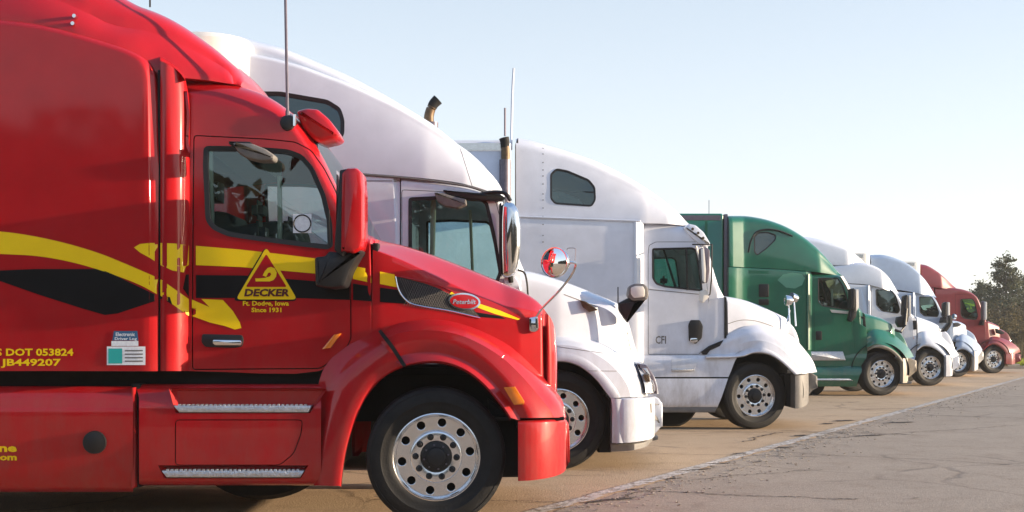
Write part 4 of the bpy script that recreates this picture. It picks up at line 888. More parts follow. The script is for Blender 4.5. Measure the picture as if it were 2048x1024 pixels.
# ================================================================== truck 2: big white, partly behind the red one
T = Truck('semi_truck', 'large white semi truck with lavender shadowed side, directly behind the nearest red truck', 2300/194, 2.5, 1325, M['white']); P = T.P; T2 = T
seam = [(484, 330), (640, 338), (720, 346), (800, 352), (880, 360), (925, 367), (960, 377), (990, 388), (1008, 396)]
ridge = [(484, 102), (540, 112), (600, 128), (650, 146), (700, 165), (750, 187), (800, 211), (850, 240), (890, 266), (925, 296), (955, 320), (985, 350), (1000, 372), (1008, 392)]
bm = T.shell(ridge, seam, inset=[(484, .04), (850, .04), (930, .08), (980, .16), (1008, .34)], rW=[(484, .10), (900, .10), (1008, .1)], rH=[(484, .06), (900, .06), (1008, .03)], lean=[(484, .06), (850, .10), (980, .10), (1008, .02)], step=.06, K=16, yref=.8, crown=.02)
tree = T.bvh(bm); sw = rpoly([(500, 184), (560, 184), (655, 200), (680, 216), (688, 240), (688, 270), (672, 289), (640, 291), (500, 285)], 7, 3)
open_window(T, bm, sw, .05); k_ = bm
a_, b_ = Vector(P(921, 300)), Vector(P(945, 376)); no_ = Vector((-(b_-a_).z, 0, (b_-a_).x)).normalized(); bmesh.ops.bisect_plane(bm, geom=bm.verts[:]+bm.edges[:]+bm.faces[:], plane_co=a_, plane_no=no_)
capf = [f for f in bm.faces if (f.calc_center_median()-a_).dot(no_)*(1 if no_.x > 0 else -1) > 0]
_unused = [f for f in [] if f.calc_center_median().x > X_(923, T.d)+.30*(2.95-0)*0+ (Z_(300, T.d)-f.calc_center_median().z)*.32]
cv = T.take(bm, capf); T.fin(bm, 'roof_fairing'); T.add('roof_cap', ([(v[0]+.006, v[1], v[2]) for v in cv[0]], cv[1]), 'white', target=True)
seal(T, sw, .07, tree, .035, None, 'sglass', name_='') if False else seal(T, sw, .07, tree, .035, None, 'sglass')
# raised centre of the roof behind the near shoulder
top2 = [(484, 74), (520, 85), (570, 98), (640, 126), (700, 152), (760, 184), (820, 220), (870, 252), (915, 288), (940, 306), (970, 334), (990, 360)]
bot2 = [(484, 120), (570, 128), (640, 150), (700, 172), (760, 198), (820, 228), (870, 258), (915, 296), (940, 318), (970, 345), (990, 372)]
bm = T.shell(top2, bot2, inset=[(484, .24), (900, .28), (990, .5)], rW=[(484, .35), (990, .25)], rH=[(484, .12), (800, .12), (940, .05)], step=.07, K=6, yref=.8, crown=.02); T.fin(bm, 'roof_ridge')
# sleeper side below the seam
bm = T.shell([(484, 331), (640, 340), (720, 348), (800, 354)], [(484, 800), (800, 800)], inset=.05, rW=.05, rH=.03, step=.1, K=14); T.fin(bm, 'sleeper')
for y0_, x0_, x1_ in ((362, 740, 800),): edge_ = None
# cab
door = rpoly([(803, 379), (900, 383), (975, 392), (992, 402), (1010, 470), (1026, 545), (1030, 700), (1000, 790), (803, 790)], 5, 2)
win = rpoly([(818, 396), (880, 393), (965, 397), (975, 405), (990, 470), (1003, 545), (995, 566), (826, 560), (818, 548)], 6, 3)
ctop = [(803, 355), (880, 362), (930, 370), (965, 380), (990, 390), (1004, 400), (1014, 425), (1026, 470), (1038, 515), (1050, 545)]
d2, tr2 = cab(T, ctop, [(803, 800), (1050, 800)], [(803, .055), (1000, .07), (1050, .12)], [(803, .12), (990, .16), (1050, .14)], [(803, .06), (1000, .06), (1050, .05)], 0, door, win, 1.3, X_(995, T.d+.3), 2.05, .045)
interior(T, X_(812, T.d), X_(1035, T.d), 1.75, 2.7)
T.add('cab_pillar', T.prism([(861, 396), (872, 396), (868, 545), (859, 545)], .30, .36, .01), 'curtain'); T.add('cab_pillar', T.prism([(937, 420), (943, 420), (948, 545), (942, 545)], 1.9, 1.96, .01), 'curtain')
T.add('roof_gutter', tube([P(720, 349, .045), P(800, 355, .045), P(880, 364, .05), P(940, 374, .06), P(975, 386, .075), P(1000, 396, .09)], .012, 6), 'grey')
pprism(T, 'window_rail', [(885, 380), (960, 386), (1000, 388), (1012, 396), (1004, 402), (960, 400), (900, 392)], -.02, .08, 'black', d2)
pprism(T, 'kerb_mirror', [(868, 384), (885, 386), (905, 392), (932, 398), (934, 410), (915, 416), (890, 412), (874, 402)], -.06, .10, 'grey', d2, .02, 3)
# diagonal windscreen reflections painted as light and dark bars along the pillar
for i, q in enumerate((0, 9, 18)): T.add('reflection_bar', tube([P(968+q, 402, .12+.03*i), P(985+q, 455, .12+.03*i), P(1002+q, 510, .12+.03*i)], .012, 6), ('white', 'grey', 'cream')[i], None)
# mirror
mh = pprism(T, 'mirror_housing', [(1003, 408), (1012, 402), (1028, 405), (1037, 420), (1041, 450), (1041, 490), (1036, 530), (1030, 548), (1015, 556), (1003, 550), (1001, 500), (1001, 440)], -.24, .06, 'chrome', None, .06, 6, angle=60)
pprism(T, 'mirror_back', [(998, 408), (1003, 404), (1003, 552), (998, 548)], -.22, .05, 'black', mh, .005)
T.add('mirror_arm', join(tube([P(962, 388, .02), P(990, 384, -.05), P(1012, 388, -.1), P(1021, 402, -.1)], .020, 8), tube([P(1020, 550, -.1), P(1022, 566, -.08), P(1014, 580, .05)], .03, 8)), 'black', mh)
T.add('mirror_foot', T.prism([(1008, 555), (1030, 553), (1040, 566), (1040, 580), (1008, 580)], -.1, .12, .02), 'white', mh)
T.add('mirror_cable', tube([P(1036, 540, -.03), P(1048, 545, .0), P(1053, 560, .04), P(1056, 590, .08)], .011, 6), 'black', mh)
# hood
htop = [(1040, 540), (1060, 542), (1080, 547), (1110, 556), (1150, 570), (1190, 586), (1222, 600), (1240, 609), (1252, 625), (1264, 655), (1274, 690), (1283, 722), (1292, 760)]
hbot = [(1040, 690), (1080, 684), (1120, 678), (1160, 684), (1200, 696), (1240, 715), (1270, 740), (1292, 770)]
bm = T.shell(htop, hbot, inset=[(1040, .10), (1120, .16), (1190, .28), (1240, .42), (1262, .56), (1275, .72), (1292, .95)], rW=[(1040, .3), (1200, .3), (1252, .14), (1292, .05)], rH=[(1040, .12), (1200, .10), (1245, .07), (1292, .02)], lean=.03, K=12, step=.035, yref=.7)
h2 = T.fin(bm, 'hood')
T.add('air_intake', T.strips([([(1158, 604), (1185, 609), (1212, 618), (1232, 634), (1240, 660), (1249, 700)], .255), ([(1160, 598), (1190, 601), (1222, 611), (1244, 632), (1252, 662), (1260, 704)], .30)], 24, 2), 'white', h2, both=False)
pprism(T, 'intake_grille', [(1160, 600), (1172, 603), (1196, 620), (1180, 624), (1166, 614)], .20, .3, 'rust', h2, .004, 1)
A0 = [(1040, 705), (1070, 688), (1105, 680), (1140, 681), (1172, 688), (1204, 701), (1234, 722), (1256, 748), (1270, 772), (1276, 794)]
up = [(1040, 690), (1070, 676), (1105, 668), (1140, 668), (1175, 674), (1210, 684), (1242, 698), (1268, 718), (1288, 750), (1296, 794)]
A1 = [(1044, 715), (1073, 698), (1106, 690), (1138, 691), (1168, 698), (1196, 711), (1224, 731), (1246, 756), (1258, 778), (1262, 794)]
A2 = [(1050, 728), (1078, 712), (1108, 704), (1136, 706), (1162, 713), (1186, 727), (1208, 747), (1226, 769), (1236, 784), (1240, 795)]
A3 = [(1056, 742), (1082, 728), (1110, 722), (1134, 723), (1156, 730), (1176, 743), (1194, 760), (1208, 778), (1217, 790), (1222, 796)]
fender(T, [up, A0, A1, A2, A3], None, y=((.20, .75), (.07, .16), (.01, .06), (-.01, .02), (.0, .02)))
pprism(T, 'fender_rear', [(980, 700), (1042, 700), (1056, 742), (1010, 800), (990, 860), (980, 930)], .02, .12, T.paint)
bm = T.shell([(1224, 797), (1260, 796), (1290, 796), (1310, 796), (1321, 798), (1325, 806)], [(1228, 886), (1260, 885), (1285, 882), (1305, 878), (1318, 870), (1325, 852)], inset=[(1224, .03)]+ell(1246, 1325, .0, .7), rW=.03, rH=.02, K=10, step=.02, bulge=.02, yref=.2, crown=0); b2 = T.fin(bm, 'bumper')
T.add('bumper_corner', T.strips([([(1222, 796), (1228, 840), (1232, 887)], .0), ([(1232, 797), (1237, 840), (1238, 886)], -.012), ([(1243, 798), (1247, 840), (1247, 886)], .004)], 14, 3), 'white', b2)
bm = T.shell([(1222, 886), (1270, 886), (1300, 880), (1316, 872)], [(1218, 904), (1262, 901), (1295, 893), (1316, 879)], inset=[(1222, .10), (1270, .10), (1300, .25), (1316, .55)], rW=.03, rH=.02, K=3, step=.05, yref=.2, crown=0); T.fin(bm, 'air_dam', 'grey')
pprism(T, 'bumper_bracket', [(1180, 770), (1222, 800), (1228, 880), (1222, 905), (1195, 905), (1205, 850)], .25, .6, 'under')
T.decal('bumper_crack', [(1299, 808), (1303, 806), (1304, 822), (1313, 832), (1320, 846), (1317, 846), (1308, 835), (1301, 826)], 'grey'); T.decal('bumper_crack', [(1301, 806), (1318, 808), (1318, 810), (1301, 809)], 'grey')
# headlight wraps round the corner
T.add('headlight', T.strips([([(1270, 724, .5), (1278, 740, .42), (1288, 765, .36), (1292, 786, .35)], 0), ([(1278, 722, .6), (1292, 738, .50), (1302, 762, .42), (1306, 786, .42)], 0), ([(1288, 728, .78), (1304, 745, .68), (1313, 765, .60), (1317, 788, .58)], 0)], 16, 4), 'lens', both=True)
pprism(T, 'side_marker', [(1287, 748), (1298, 750), (1301, 764), (1290, 762)], .36, .5, 'rust', None, .008, 2); pprism(T, 'headlight_pod', [(1274, 726), (1294, 730), (1308, 752), (1315, 774), (1316, 788), (1294, 788), (1284, 760)], .44, .7, 'steel', None, .02, 3); pprism(T, 'headlight_lamp', [(1284, 736), (1294, 736), (1302, 752), (1292, 754)], .42, .46, 'lens', None, .01, 2); pprism(T, 'headlight_lamp', [(1296, 762), (1306, 760), (1311, 776), (1310, 784), (1300, 784)], .42, .46, 'lens', None, .01, 2)
T.decal('unit_number', [(1248, 664), (1256, 664), (1256, 668), (1251, 674), (1257, 674), (1257, 677), (1247, 677), (1253, 668), (1248, 667)], 'grey'); T.decal('unit_number', [(1260, 663), (1266, 664), (1267, 674), (1270, 674), (1270, 677), (1264, 677), (1262, 667)], 'grey')
# square hood mirror on a black stalk
hm = pprism(T, 'hood_mirror', [(1259, 573), (1268, 567), (1288, 567), (1296, 574), (1298, 590), (1294, 600), (1266, 601), (1256, 592)], .25, .50, 'grey', h2, .03, 4); pprism(T, 'mirror_cap', [(1262, 575), (1270, 572), (1286, 572), (1290, 580), (1289, 594), (1268, 596), (1262, 588)], .235, .26, 'cream', hm, .01, 3)
pprism(T, 'mirror_stalk', [(1237, 606), (1256, 596), (1272, 599), (1292, 596), (1290, 602), (1272, 608), (1262, 630), (1256, 646), (1246, 634), (1238, 620)], .32, .44, 'black', hm, .02, 2); T.add('mirror_aerial', tube([P(1236, 606, .35), P(1236, 574, .35)], .007, 6), 'black', hm)
well(T, X_(1108, T.d), .55, .68, .06, .6); T.add('underside', T.prism([(484, 800), (1000, 800), (1000, 905), (484, 905)], .1, 2.3, .03), 'under')
wheel(T, 1113, 668+(CZ-.51)*194, .06, .52, 10, 8, 1); chassis(T, X_(300, T.d), X_(1240, T.d), X_(1110, T.d)); axles(T, (X_(420, T.d), X_(160, T.d)))
for a in range(1): stack(T, (([(862, 330), (864, 245)]), ([(858, 246), (858, 232), (862, 218), (868, 208)]), ([(864, 214), (868, 207), (876, 199)])), 2.25, .062, ('steel', 'rust', 'under'))
T.tree = T.btree()
for q in ([(722, 361), (803, 361), (803, 362.6), (722, 362.6)], [(720, 362), (721.6, 362), (721.6, 470), (720, 470)], [(1128, 588), (1160, 600), (1160, 601.5), (1128, 589.5)], [(1246, 640), (1248, 640), (1262, 700), (1260.5, 700)], [(1110, 752-60), (1250, 712), (1250, 713), (1110, 693)]): T.decal('panel_line', q, 'grey')
T.decal('panel_line', [(1150, 741), (1270, 742), (1270, 743), (1150, 742)], 'grey')
trailer('semi_trailer', 'white box trailer with rounded sunlit front corner behind the large white truck', T, 486, 62, -.25, M['cream'], rad=.45, side=-.24, rib=False)

# ================================================================== truck 3: white day-worn truck with bolted sleeper
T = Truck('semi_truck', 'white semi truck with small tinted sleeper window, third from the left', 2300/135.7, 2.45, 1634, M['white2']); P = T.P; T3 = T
seam = [(1032, 434), (1085, 436), (1180, 440), (1280, 443), (1340, 445), (1385, 452)]
top = [(1032, 272), (1060, 277), (1090, 285), (1140, 300), (1190, 317), (1240, 340), (1290, 369), (1330, 398), (1360, 425), (1378, 446)]
bm = T.shell(top, [(1032, 437), (1085, 439), (1180, 443), (1280, 446), (1340, 448), (1378, 452)], inset=[(1032, .03), (1290, .05), (1340, .10), (1378, .26)], rW=[(1032, .26), (1300, .26), (1378, .2)], rH=[(1032, .2), (1250, .16), (1378, .06)], lean=[(1032, .04), (1300, .10), (1378, .03)], step=.07, K=16, yref=.45)
tree = T.bvh(bm); sw = rpoly([(1101, 348), (1113, 337), (1135, 341), (1178, 359), (1190, 374), (1191, 400), (1183, 413), (1110, 408), (1101, 398)], 5, 3); open_window(T, bm, sw, .05); rf = T.fin(bm, 'roof_fairing'); seal(T, sw, .06, tree, .022, rf, 'sglass')
T.add('window_divider', T.prism([(1103, 381), (1189, 383), (1189, 386), (1103, 384)], .075, .09, .002), 'black', rf)
bm = T.shell(seam[:4]+[(1287, 443)], [(1032, 810), (1287, 810)], inset=[(1032, .0), (1270, .0), (1280, .02), (1287, .06)], rW=.04, rH=.02, step=.1, K=14); sl_ = T.fin(bm, 'sleeper')
T.add('drip_rail', tube([P(1032, 433, -.005), P(1085, 435, -.01), P(1280, 442, -.01)], .018, 6), 'white', sl_)
bt3 = T.btree()
for py in (297, 308, 325, 340, 352, 368, 388, 400, 416, 433, 449, 471, 484): h = T.surf(bt3, 1086, py); T.add('rivet', tube([h+Vector((0, .01, 0)), h+Vector((0, -.003, 0))], .010, 6, False), 'grey', sl_)
T.add('side_extender', T.strips([([(1268, 440), (1268, 580)], -.005), ([(1272, 440), (1272, 580)], -.025), ([(1279, 440), (1279, 580)], .02), ([(1285, 440), (1285, 580)], .14)], 8, 4), 'white', both=True)
ctop = [(1286, 444), (1340, 447), (1375, 452), (1400, 468), (1414, 484), (1421, 510), (1430, 545), (1440, 575), (1449, 592)]
door = rpoly([(1296, 510), (1298, 490), (1312, 483), (1396, 483), (1408, 500), (1414, 560), (1419, 600), (1418, 665), (1400, 709), (1296, 709)], 3, 2); win = rpoly([(1305, 497), (1385, 495), (1394, 500), (1400, 540), (1405, 582), (1330, 574), (1312, 568), (1305, 556)], 4, 3)
d3, _ = cab(T, ctop, [(1286, 712), (1449, 712)], [(1286, .12), (1449, .14)], [(1286, .15), (1400, .2), (1449, .12)], [(1286, .15), (1400, .14), (1449, .1)], [(1286, .03), (1449, 0)], door, win, 1.0, X_(1402, T.d+.3), 1.95, .06, .022)
T.add('vent_window_bar', T.prism([(1371, 497), (1375, 497), (1377, 580), (1373, 580)], .115, .14, .003), 'black', d3); interior(T, X_(1290, T.d), X_(1440, T.d), 1.85, 2.6)
T.add('seat_belt', T.prism([(1325, 498), (1329, 498), (1355, 578), (1350, 578)], .25, .27, .004), 'black')
pprism(T, 'marker_visor', [(1367, 455), (1378, 447), (1392, 450), (1408, 464), (1421, 486), (1421, 492), (1400, 489), (1386, 478), (1376, 468)], .10, 2.3, 'white', None, .04, 3)
for q in ((1385, 458), (1396, 466), (1406, 476)): h = Vector(P(*q, .09)); T.add('marker_light', tube([h, h+Vector((0, -.02, 0))], .02, 8, False), 'rust')
T.add('reflection_bar', tube([P(1392, 492, .12), P(1402, 530, .12), P(1410, 565, .12)], .018, 6), 'cream')
mh = pprism(T, 'mirror_housing', [(1402, 496), (1412, 493), (1420, 500), (1420, 540), (1416, 565), (1408, 566), (1404, 540)], -.28, -.02, 'steel', None, .02, 3); pprism(T, 'mirror_cap', [(1402, 498), (1408, 495), (1412, 540), (1411, 566), (1405, 562)], -.30, -.28, 'cream', mh, .004, 2)
T.add('mirror_arm', tube([P(1385, 489, .1), P(1424, 489, -.1), P(1423, 560, -.1), P(1420, 588, -.06), P(1406, 604, .0), P(1402, 592, .08)], .012, 6, smooth=False), 'black', mh); pprism(T, 'mirror_foot', [(1400, 582), (1414, 578), (1418, 594), (1406, 606), (1400, 600)], -.06, .06, 'cream', mh, .01, 2)
pprism(T, 'handle_recess', [(1381, 640), (1400, 640), (1406, 652), (1404, 676), (1392, 688), (1378, 682), (1377, 650)], .10, .13, 'black', d3, .008, 3); pprism(T, 'handle', [(1381, 676), (1394, 676), (1396, 683), (1388, 686), (1380, 683)], .09, .11, 'chrome', d3, .004)
T.decal('stripe_crease', [(1298, 578), (1400, 588), (1400, 589.5), (1298, 579.5)], 'grey')
T.text('door_lettering', 'CFI', 1311, 687, 15, 21, 'grey', bold=.02)
pprism(T, 'cowl_vent', [(1402, 704), (1418, 692), (1447, 680), (1440, 692), (1420, 701), (1414, 709), (1406, 709)], .10, .2, 'black', None, .006, 1)
htop = [(1451, 592), (1480, 597), (1510, 606), (1540, 619), (1565, 631), (1583, 641), (1592, 652), (1598, 670), (1602, 700)]
bm = T.shell(htop, [(1451, 680), (1475, 662), (1500, 656), (1540, 662), (1570, 676), (1602, 708)], inset=[(1451, .13), (1500, .22), (1560, .36), (1590, .5), (1602, .75)], rW=[(1451, .3), (1560, .26), (1602, .06)], rH=[(1451, .11), (1560, .10), (1590, .04), (1602, .02)], lean=.03, K=10, step=.05, yref=.7); h3 = T.fin(bm, 'hood')
T.tree = T.btree(); T.decal('panel_line', catmull([(1453, 648), (1480, 640), (1510, 641), (1545, 652), (1580, 668)], 4).tolist()+catmull([(1580, 669.2), (1545, 653.2), (1510, 642.2), (1480, 641.2), (1453, 649.2)], 4).tolist(), 'grey'); del T.tree  # hood seam, with the crease's shade painted in as a dark strip
T.add('hood_gap', T.prism([(1449, 594), (1453, 594), (1453, 676), (1449, 676)], .115, .2, .002), 'under')
T.add('cowl', T.prism([(1418, 600), (1450, 594), (1450, 712), (1400, 712)], .135, .3, .01), T.paint)
up = [(1442, 679), (1468, 662), (1500, 651), (1530, 650), (1560, 659), (1588, 676), (1610, 700), (1626, 722), (1634, 744)]
A0 = [(1428, 692), (1468, 677), (1500, 666), (1528, 666), (1555, 675), (1578, 691), (1598, 712), (1611, 730), (1617, 746)]
A1 = [(1416, 702), (1468, 692), (1502, 682), (1526, 682), (1550, 690), (1570, 704), (1588, 722), (1600, 736), (1606, 747)]
A2 = [(1410, 709), (1472, 705), (1504, 695), (1524, 695), (1544, 702), (1562, 714), (1578, 729), (1590, 741), (1597, 748)]
A3 = [(1412, 715), (1484, 712), (1506, 705), (1524, 705), (1541, 709), (1558, 719), (1573, 732), (1584, 743), (1591, 749)]
fender(T, [up, A0, A1, A2, A3], None, y=((.14, .70), (.07, .15), (.02, .06), (-.005, .02), (.0, .02)), n=40, b0=.132, bt=.34)
bm = T.shell([(1590, 750), (1610, 748), (1625, 746), (1632, 747), (1635, 752)], [(1578, 817), (1596, 817), (1612, 812), (1624, 802), (1635, 775)], inset=ell(1590, 1635, .02, .65), rW=.03, rH=.02, K=8, step=.03, bulge=.015, yref=.2, crown=0); T.fin(bm, 'bumper', 'grey')
pprism(T, 'bumper_bracket', [(1568, 748), (1590, 748), (1590, 816), (1572, 812)], .3, .7, 'under')
T.add('skirt', T.strips([([(1180, py), (1300, py), (x1, py)], y) for py, y, x1 in ((711, .10, 1477), (722, .06, 1470), (740, .05, 1463), (754, .05, 1457))], 24, 3), T.paint, target=True, both=True)
T.add('skirt', T.strips([([(1180, py), (1300, py), (x1, py)], y) for py, y, x1 in ((757, .035, 1456), (775, .02, 1450), (795, .02, 1443), (812, .04, 1436), (816, .07, 1434))], 24, 3), T.paint, target=True, both=True)
T.add('skirt_edge', T.prism([(1180, 814), (1434, 814), (1430, 825), (1180, 825)], .05, .12, .01), 'grey'); T.add('sill', T.prism([(1180, 706), (1480, 706), (1480, 716), (1180, 716)], .16, .6, .005), 'under'); T.add('skirt_gap', T.prism([(1180, 752), (1460, 752), (1458, 760), (1180, 760)], .07, .2, .003), 'under')
T.add('step_recess', T.prism([(1343, 717), (1398, 717), (1388, 740), (1343, 740)], .045, .055, .004), 'white'); pprism(T, 'step', [(1343, 738), (1390, 738), (1388, 742), (1343, 742)], .02, .08, 'tread', None, .004, 1)
T.add('underside', T.prism([(1032, 720), (1440, 720), (1425, 822), (1032, 822)], .2, 2.2, .02), 'under'); T.add('exhaust_canister', mesh_lathe_at(T, 1335, 795, .95, [(0, -.3), (.42, -.3), (.45, -.26), (.45, .26), (.42, .3), (0, .3)], 36), 'rubber')
well(T, X_(1520, T.d), .56, .66, .06, .6); wheel(T, 1508, 795, .10, .497, 14, 10, 1); chassis(T, X_(760, T.d), X_(1600, T.d), X_(1512, T.d)); axles(T, (X_(860, T.d), X_(680, T.d)))
hm = T.add('hood_mirror', tube([P(1571, 601, .45), P(1574, 601, .45), P(1580, 601, .48)], [.085, .07], 14, False), 'chrome'); T.add('hood_mirror', tube([P(1582, 594, .62), P(1588, 596, .64), P(1592, 597, .66)], [.075, .06], 14, False), 'chrome')
for a, b in (((1577, 608), (1580, 655)), ((1588, 604), (1592, 652)), ((1580, 620), (1570, 660))): T.add('mirror_stem', tube([P(*a, .5), P(*b, .42)], .012, 6, False), 'chrome')
stack(T, (([(1010, 440), (1010, 320)]), ([(1011, 322), (1011, 300), (1010, 288)]), ([(1010, 296), (1010, 285), (1008, 276)])), -.12, .068, ('steel', 'rust', 'under'))
T.add('antenna', tube([P(1022, 300, .2), P(1025, 180, .2), P(1027.5, 137, .2)], .022, 6), 'white'); T.add('antenna', tube([P(1010, 272, .5), P(1010, 216, .5)], .018, 6), 'steel')
pprism(T, 'cab_fairing_rear', [(1030, 290), (1036, 275), (1036, 810), (1030, 810)], .1, .2, 'grey')
trailer('semi_trailer', 'grey-white box trailer behind the third truck, its top edge seen left of the exhaust stack', T, 1022, 281, .0, M['white2'], rad=.08, rib=False)

# ================================================================== truck 4: green
T = Truck('semi_truck', 'green semi truck with pale worn bumper in the middle of the row', 2300/87.6, 2.5, 1833, M['green']); P = T.P; T4 = T
top = [(1457, 430), (1490, 430), (1515, 433), (1545, 440), (1580, 454), (1615, 476), (1645, 502), (1668, 528), (1684, 549)]
bm = T.shell(top, [(1457, 533), (1560, 538), (1640, 545), (1684, 552)], inset=[(1457, -.14), (1462, -.14), (1490, .03), (1500, .04), (1640, .06), (1684, .3)], rW=[(1457, .28), (1600, .3), (1684, .2)], rH=[(1457, .2), (1640, .14), (1684, .06)], lean=[(1457, .05), (1684, .08)], step=.09, K=14, yref=.45); tree = T.bvh(bm)
sw = rpoly([(1508, 474), (1516, 465), (1536, 464), (1552, 470), (1551, 480), (1532, 498), (1514, 511), (1508, 505)], 3, 2); open_window(T, bm, sw, .08); rf = T.fin(bm, 'roof_fairing'); seal(T, sw, .08, tree, .02, rf, 'sglass')
T.add('roof_crease', tube([P(1497, 505, .04), P(1502, 482, .04), P(1512, 465, .05), P(1530, 459, .06), P(1555, 461, .08), P(1585, 472, .10)], .02, 5), 'black', rf)
bm = T.shell([(1457, 534), (1560, 539), (1622, 544)], [(1457, 772), (1622, 772)], inset=[(1457, -.16), (1462, -.16), (1490, .01), (1500, .02), (1616, .02), (1622, .06)], rW=.03, rH=.02, step=.1, K=8); sl_ = T.fin(bm, 'sleeper')
T.add('side_extender', T.strips([([(1614, 548), (1614, 700)], .0), ([(1617, 548), (1617, 700)], -.02), ([(1621, 548), (1621, 700)], .04), ([(1624, 548), (1624, 700)], .14)], 8, 3), 'green', both=True)
pprism(T, 'sleeper_vent', [(1518, 568), (1538, 568), (1538, 594), (1518, 594)], .0, .06, 'black', sl_, .01); pprism(T, 'sleeper_vent', [(1518, 598), (1538, 598), (1538, 610), (1518, 610)], .0, .06, 'black', sl_, .01)
pprism(T, 'rear_gap_panel', [(1448, 428), (1456, 428), (1456, 720), (1448, 720)], .05, .5, 'steel')
T.decal('sticker', [(1555, 560), (1566, 549), (1585, 545), (1603, 548), (1610, 556), (1604, 570), (1590, 577), (1572, 575)], mat('painted_green_reflection', (.10, .30, .20), .4, coat=.5)); T.decal('lettering', [(1498, 541), (1538, 542), (1538, 548), (1498, 547)], M['green'])  # pale oval is a reflection painted onto the sleeper side
ctop = [(1622, 546), (1660, 548), (1684, 552), (1696, 572), (1706, 596), (1716, 612), (1726, 624)]
door = rpoly([(1628, 552), (1680, 553), (1694, 575), (1704, 605), (1706, 700), (1700, 728), (1628, 728)], 3, 2); win = rpoly([(1637, 556), (1676, 555), (1687, 572), (1698, 606), (1698, 620), (1645, 612), (1637, 604)], 3, 3)
d4, _ = cab(T, ctop, [(1622, 732), (1726, 732)], [(1622, .10), (1726, .14)], [(1622, .15), (1690, .2), (1726, .12)], [(1622, .10), (1690, .10), (1726, .08)], [(1622, .03), (1726, 0)], door, win, .6, X_(1688, T.d+.3), 1.95, .08, .018, K=14)
interior(T, X_(1626, T.d), X_(1722, T.d), 1.85, 2.6); T.add('cab_pillar', T.prism([(1662, 578), (1666, 578), (1667, 612), (1664, 612)], .2, .24, .005), 'curtain'); T.add('seat_belt', T.prism([(1641, 560), (1643, 560), (1656, 606), (1653, 606)], .25, .27, .004), 'black')
T.add('reflection_bar', T.strips([([(1681, 552), (1694, 574), (1704, 600)], .13), ([(1686, 552), (1699, 574), (1709, 600)], .26)], 10, 2), 'cream')
mh = pprism(T, 'mirror_housing', [(1701, 578), (1708, 576), (1712, 580), (1712, 612), (1708, 622), (1702, 618)], -.25, -.02, 'black', None, .02, 2); pprism(T, 'mirror_edge', [(1711, 578), (1717, 579), (1718, 615), (1712, 624)], -.25, .0, 'cream', mh, .01, 1); pprism(T, 'mirror_arm', [(1703, 618), (1715, 618), (1712, 634), (1703, 644), (1698, 640)], -.1, .1, 'black', mh, .01)
pprism(T, 'window_sill_trim', [(1660, 619), (1700, 623), (1698, 628), (1664, 625)], .09, .14, 'cream', d4, .005, 1); pprism(T, 'handle', [(1632, 662), (1644, 662), (1644, 680), (1632, 680)], .09, .12, 'black', d4, .006)
T.decal('door_logo', [(1648, 650), (1690, 648), (1688, 657), (1684, 662), (1652, 661)], 'wht'); T.decal('door_logo', [(1660, 652), (1668, 646), (1674, 652), (1684, 653), (1672, 656), (1668, 659), (1662, 656), (1652, 655)], 'rtxt', out=.006); T.decal('door_sticker', [(1651, 684), (1685, 684), (1685, 693), (1651, 693)], 'wht')
htop = [(1728, 625), (1745, 630), (1765, 636), (1785, 646), (1803, 660), (1812, 672), (1818, 692), (1821, 712)]
bm = T.shell(htop, [(1728, 680), (1745, 666), (1775, 668), (1800, 685), (1821, 716)], inset=[(1728, .30), (1760, .38), (1800, .55), (1812, .75), (1821, 1.0)], rW=[(1728, .25), (1800, .2), (1821, .04)], rH=[(1728, .12), (1800, .08), (1821, .02)], lean=.04, K=8, step=.07, yref=.7); T.fin(bm, 'hood')
T.add('cowl', T.prism([(1706, 640), (1733, 655), (1736, 700), (1726, 732), (1700, 732)], .135, .3, .01), T.paint); pprism(T, 'hood_gap', [(1718, 632), (1730, 634), (1733, 657), (1722, 655)], .2, .3, 'under')
up = [(1733, 668), (1745, 659), (1765, 660), (1785, 668), (1802, 681), (1818, 697), (1828, 714)]; A0 = [(1734, 680), (1748, 673), (1766, 675), (1784, 683), (1799, 694), (1811, 706), (1818, 716)]; A1 = [(1734, 688), (1750, 683), (1767, 685), (1782, 691), (1795, 701), (1805, 711), (1810, 718)]
A2 = [(1734, 694), (1750, 689), (1768, 691), (1782, 697), (1793, 705), (1802, 715), (1806, 721)]; A3 = [(1735, 700), (1750, 694), (1767, 696), (1780, 701), (1791, 710), (1799, 719), (1803, 726)]
fender(T, [up, A0, A1, A2], None, y=((.22, .85), (.08, .45), (.02, .25), (.0, .08)), n=30); fender(T, [A2, [(a*.5+b*.5, c*.5+d*.5) for (a, c), (b, d) in zip(A2, A3)], A3], None, m=M['beige'], y=(.0, -.01, .01), name='fender_lip', n=30)
bm = T.shell([(1806, 716), (1820, 716), (1829, 717), (1833, 721)], [(1808, 766), (1818, 765), (1827, 758), (1833, 742)], inset=[(1806, .02), (1818, .10), (1828, .4), (1833, .8)], rW=.03, rH=.02, K=6, step=.05, bulge=.02, yref=.2, crown=0); T.fin(bm, 'bumper', 'beige'); pprism(T, 'bumper_lip', [(1802, 764), (1824, 762), (1824, 768), (1802, 769)], .1, .6, 'grey')
T.add('skirt', T.strips([([(1500, py), (1600, py), (x1, py)], y) for py, y, x1 in ((732, .12, 1735), (738, .06, 1728), (750, .03, 1720), (765, .03, 1715), (773, .07, 1713))], 16, 3), T.paint, target=True, both=True); T.add('skirt', T.strips([([(1500, py), (1600, py), (x1, py)], y) for py, y, x1 in ((698, .16, 1735), (715, .12, 1733), (732, .12, 1728))], 12, 2), T.paint, both=True)
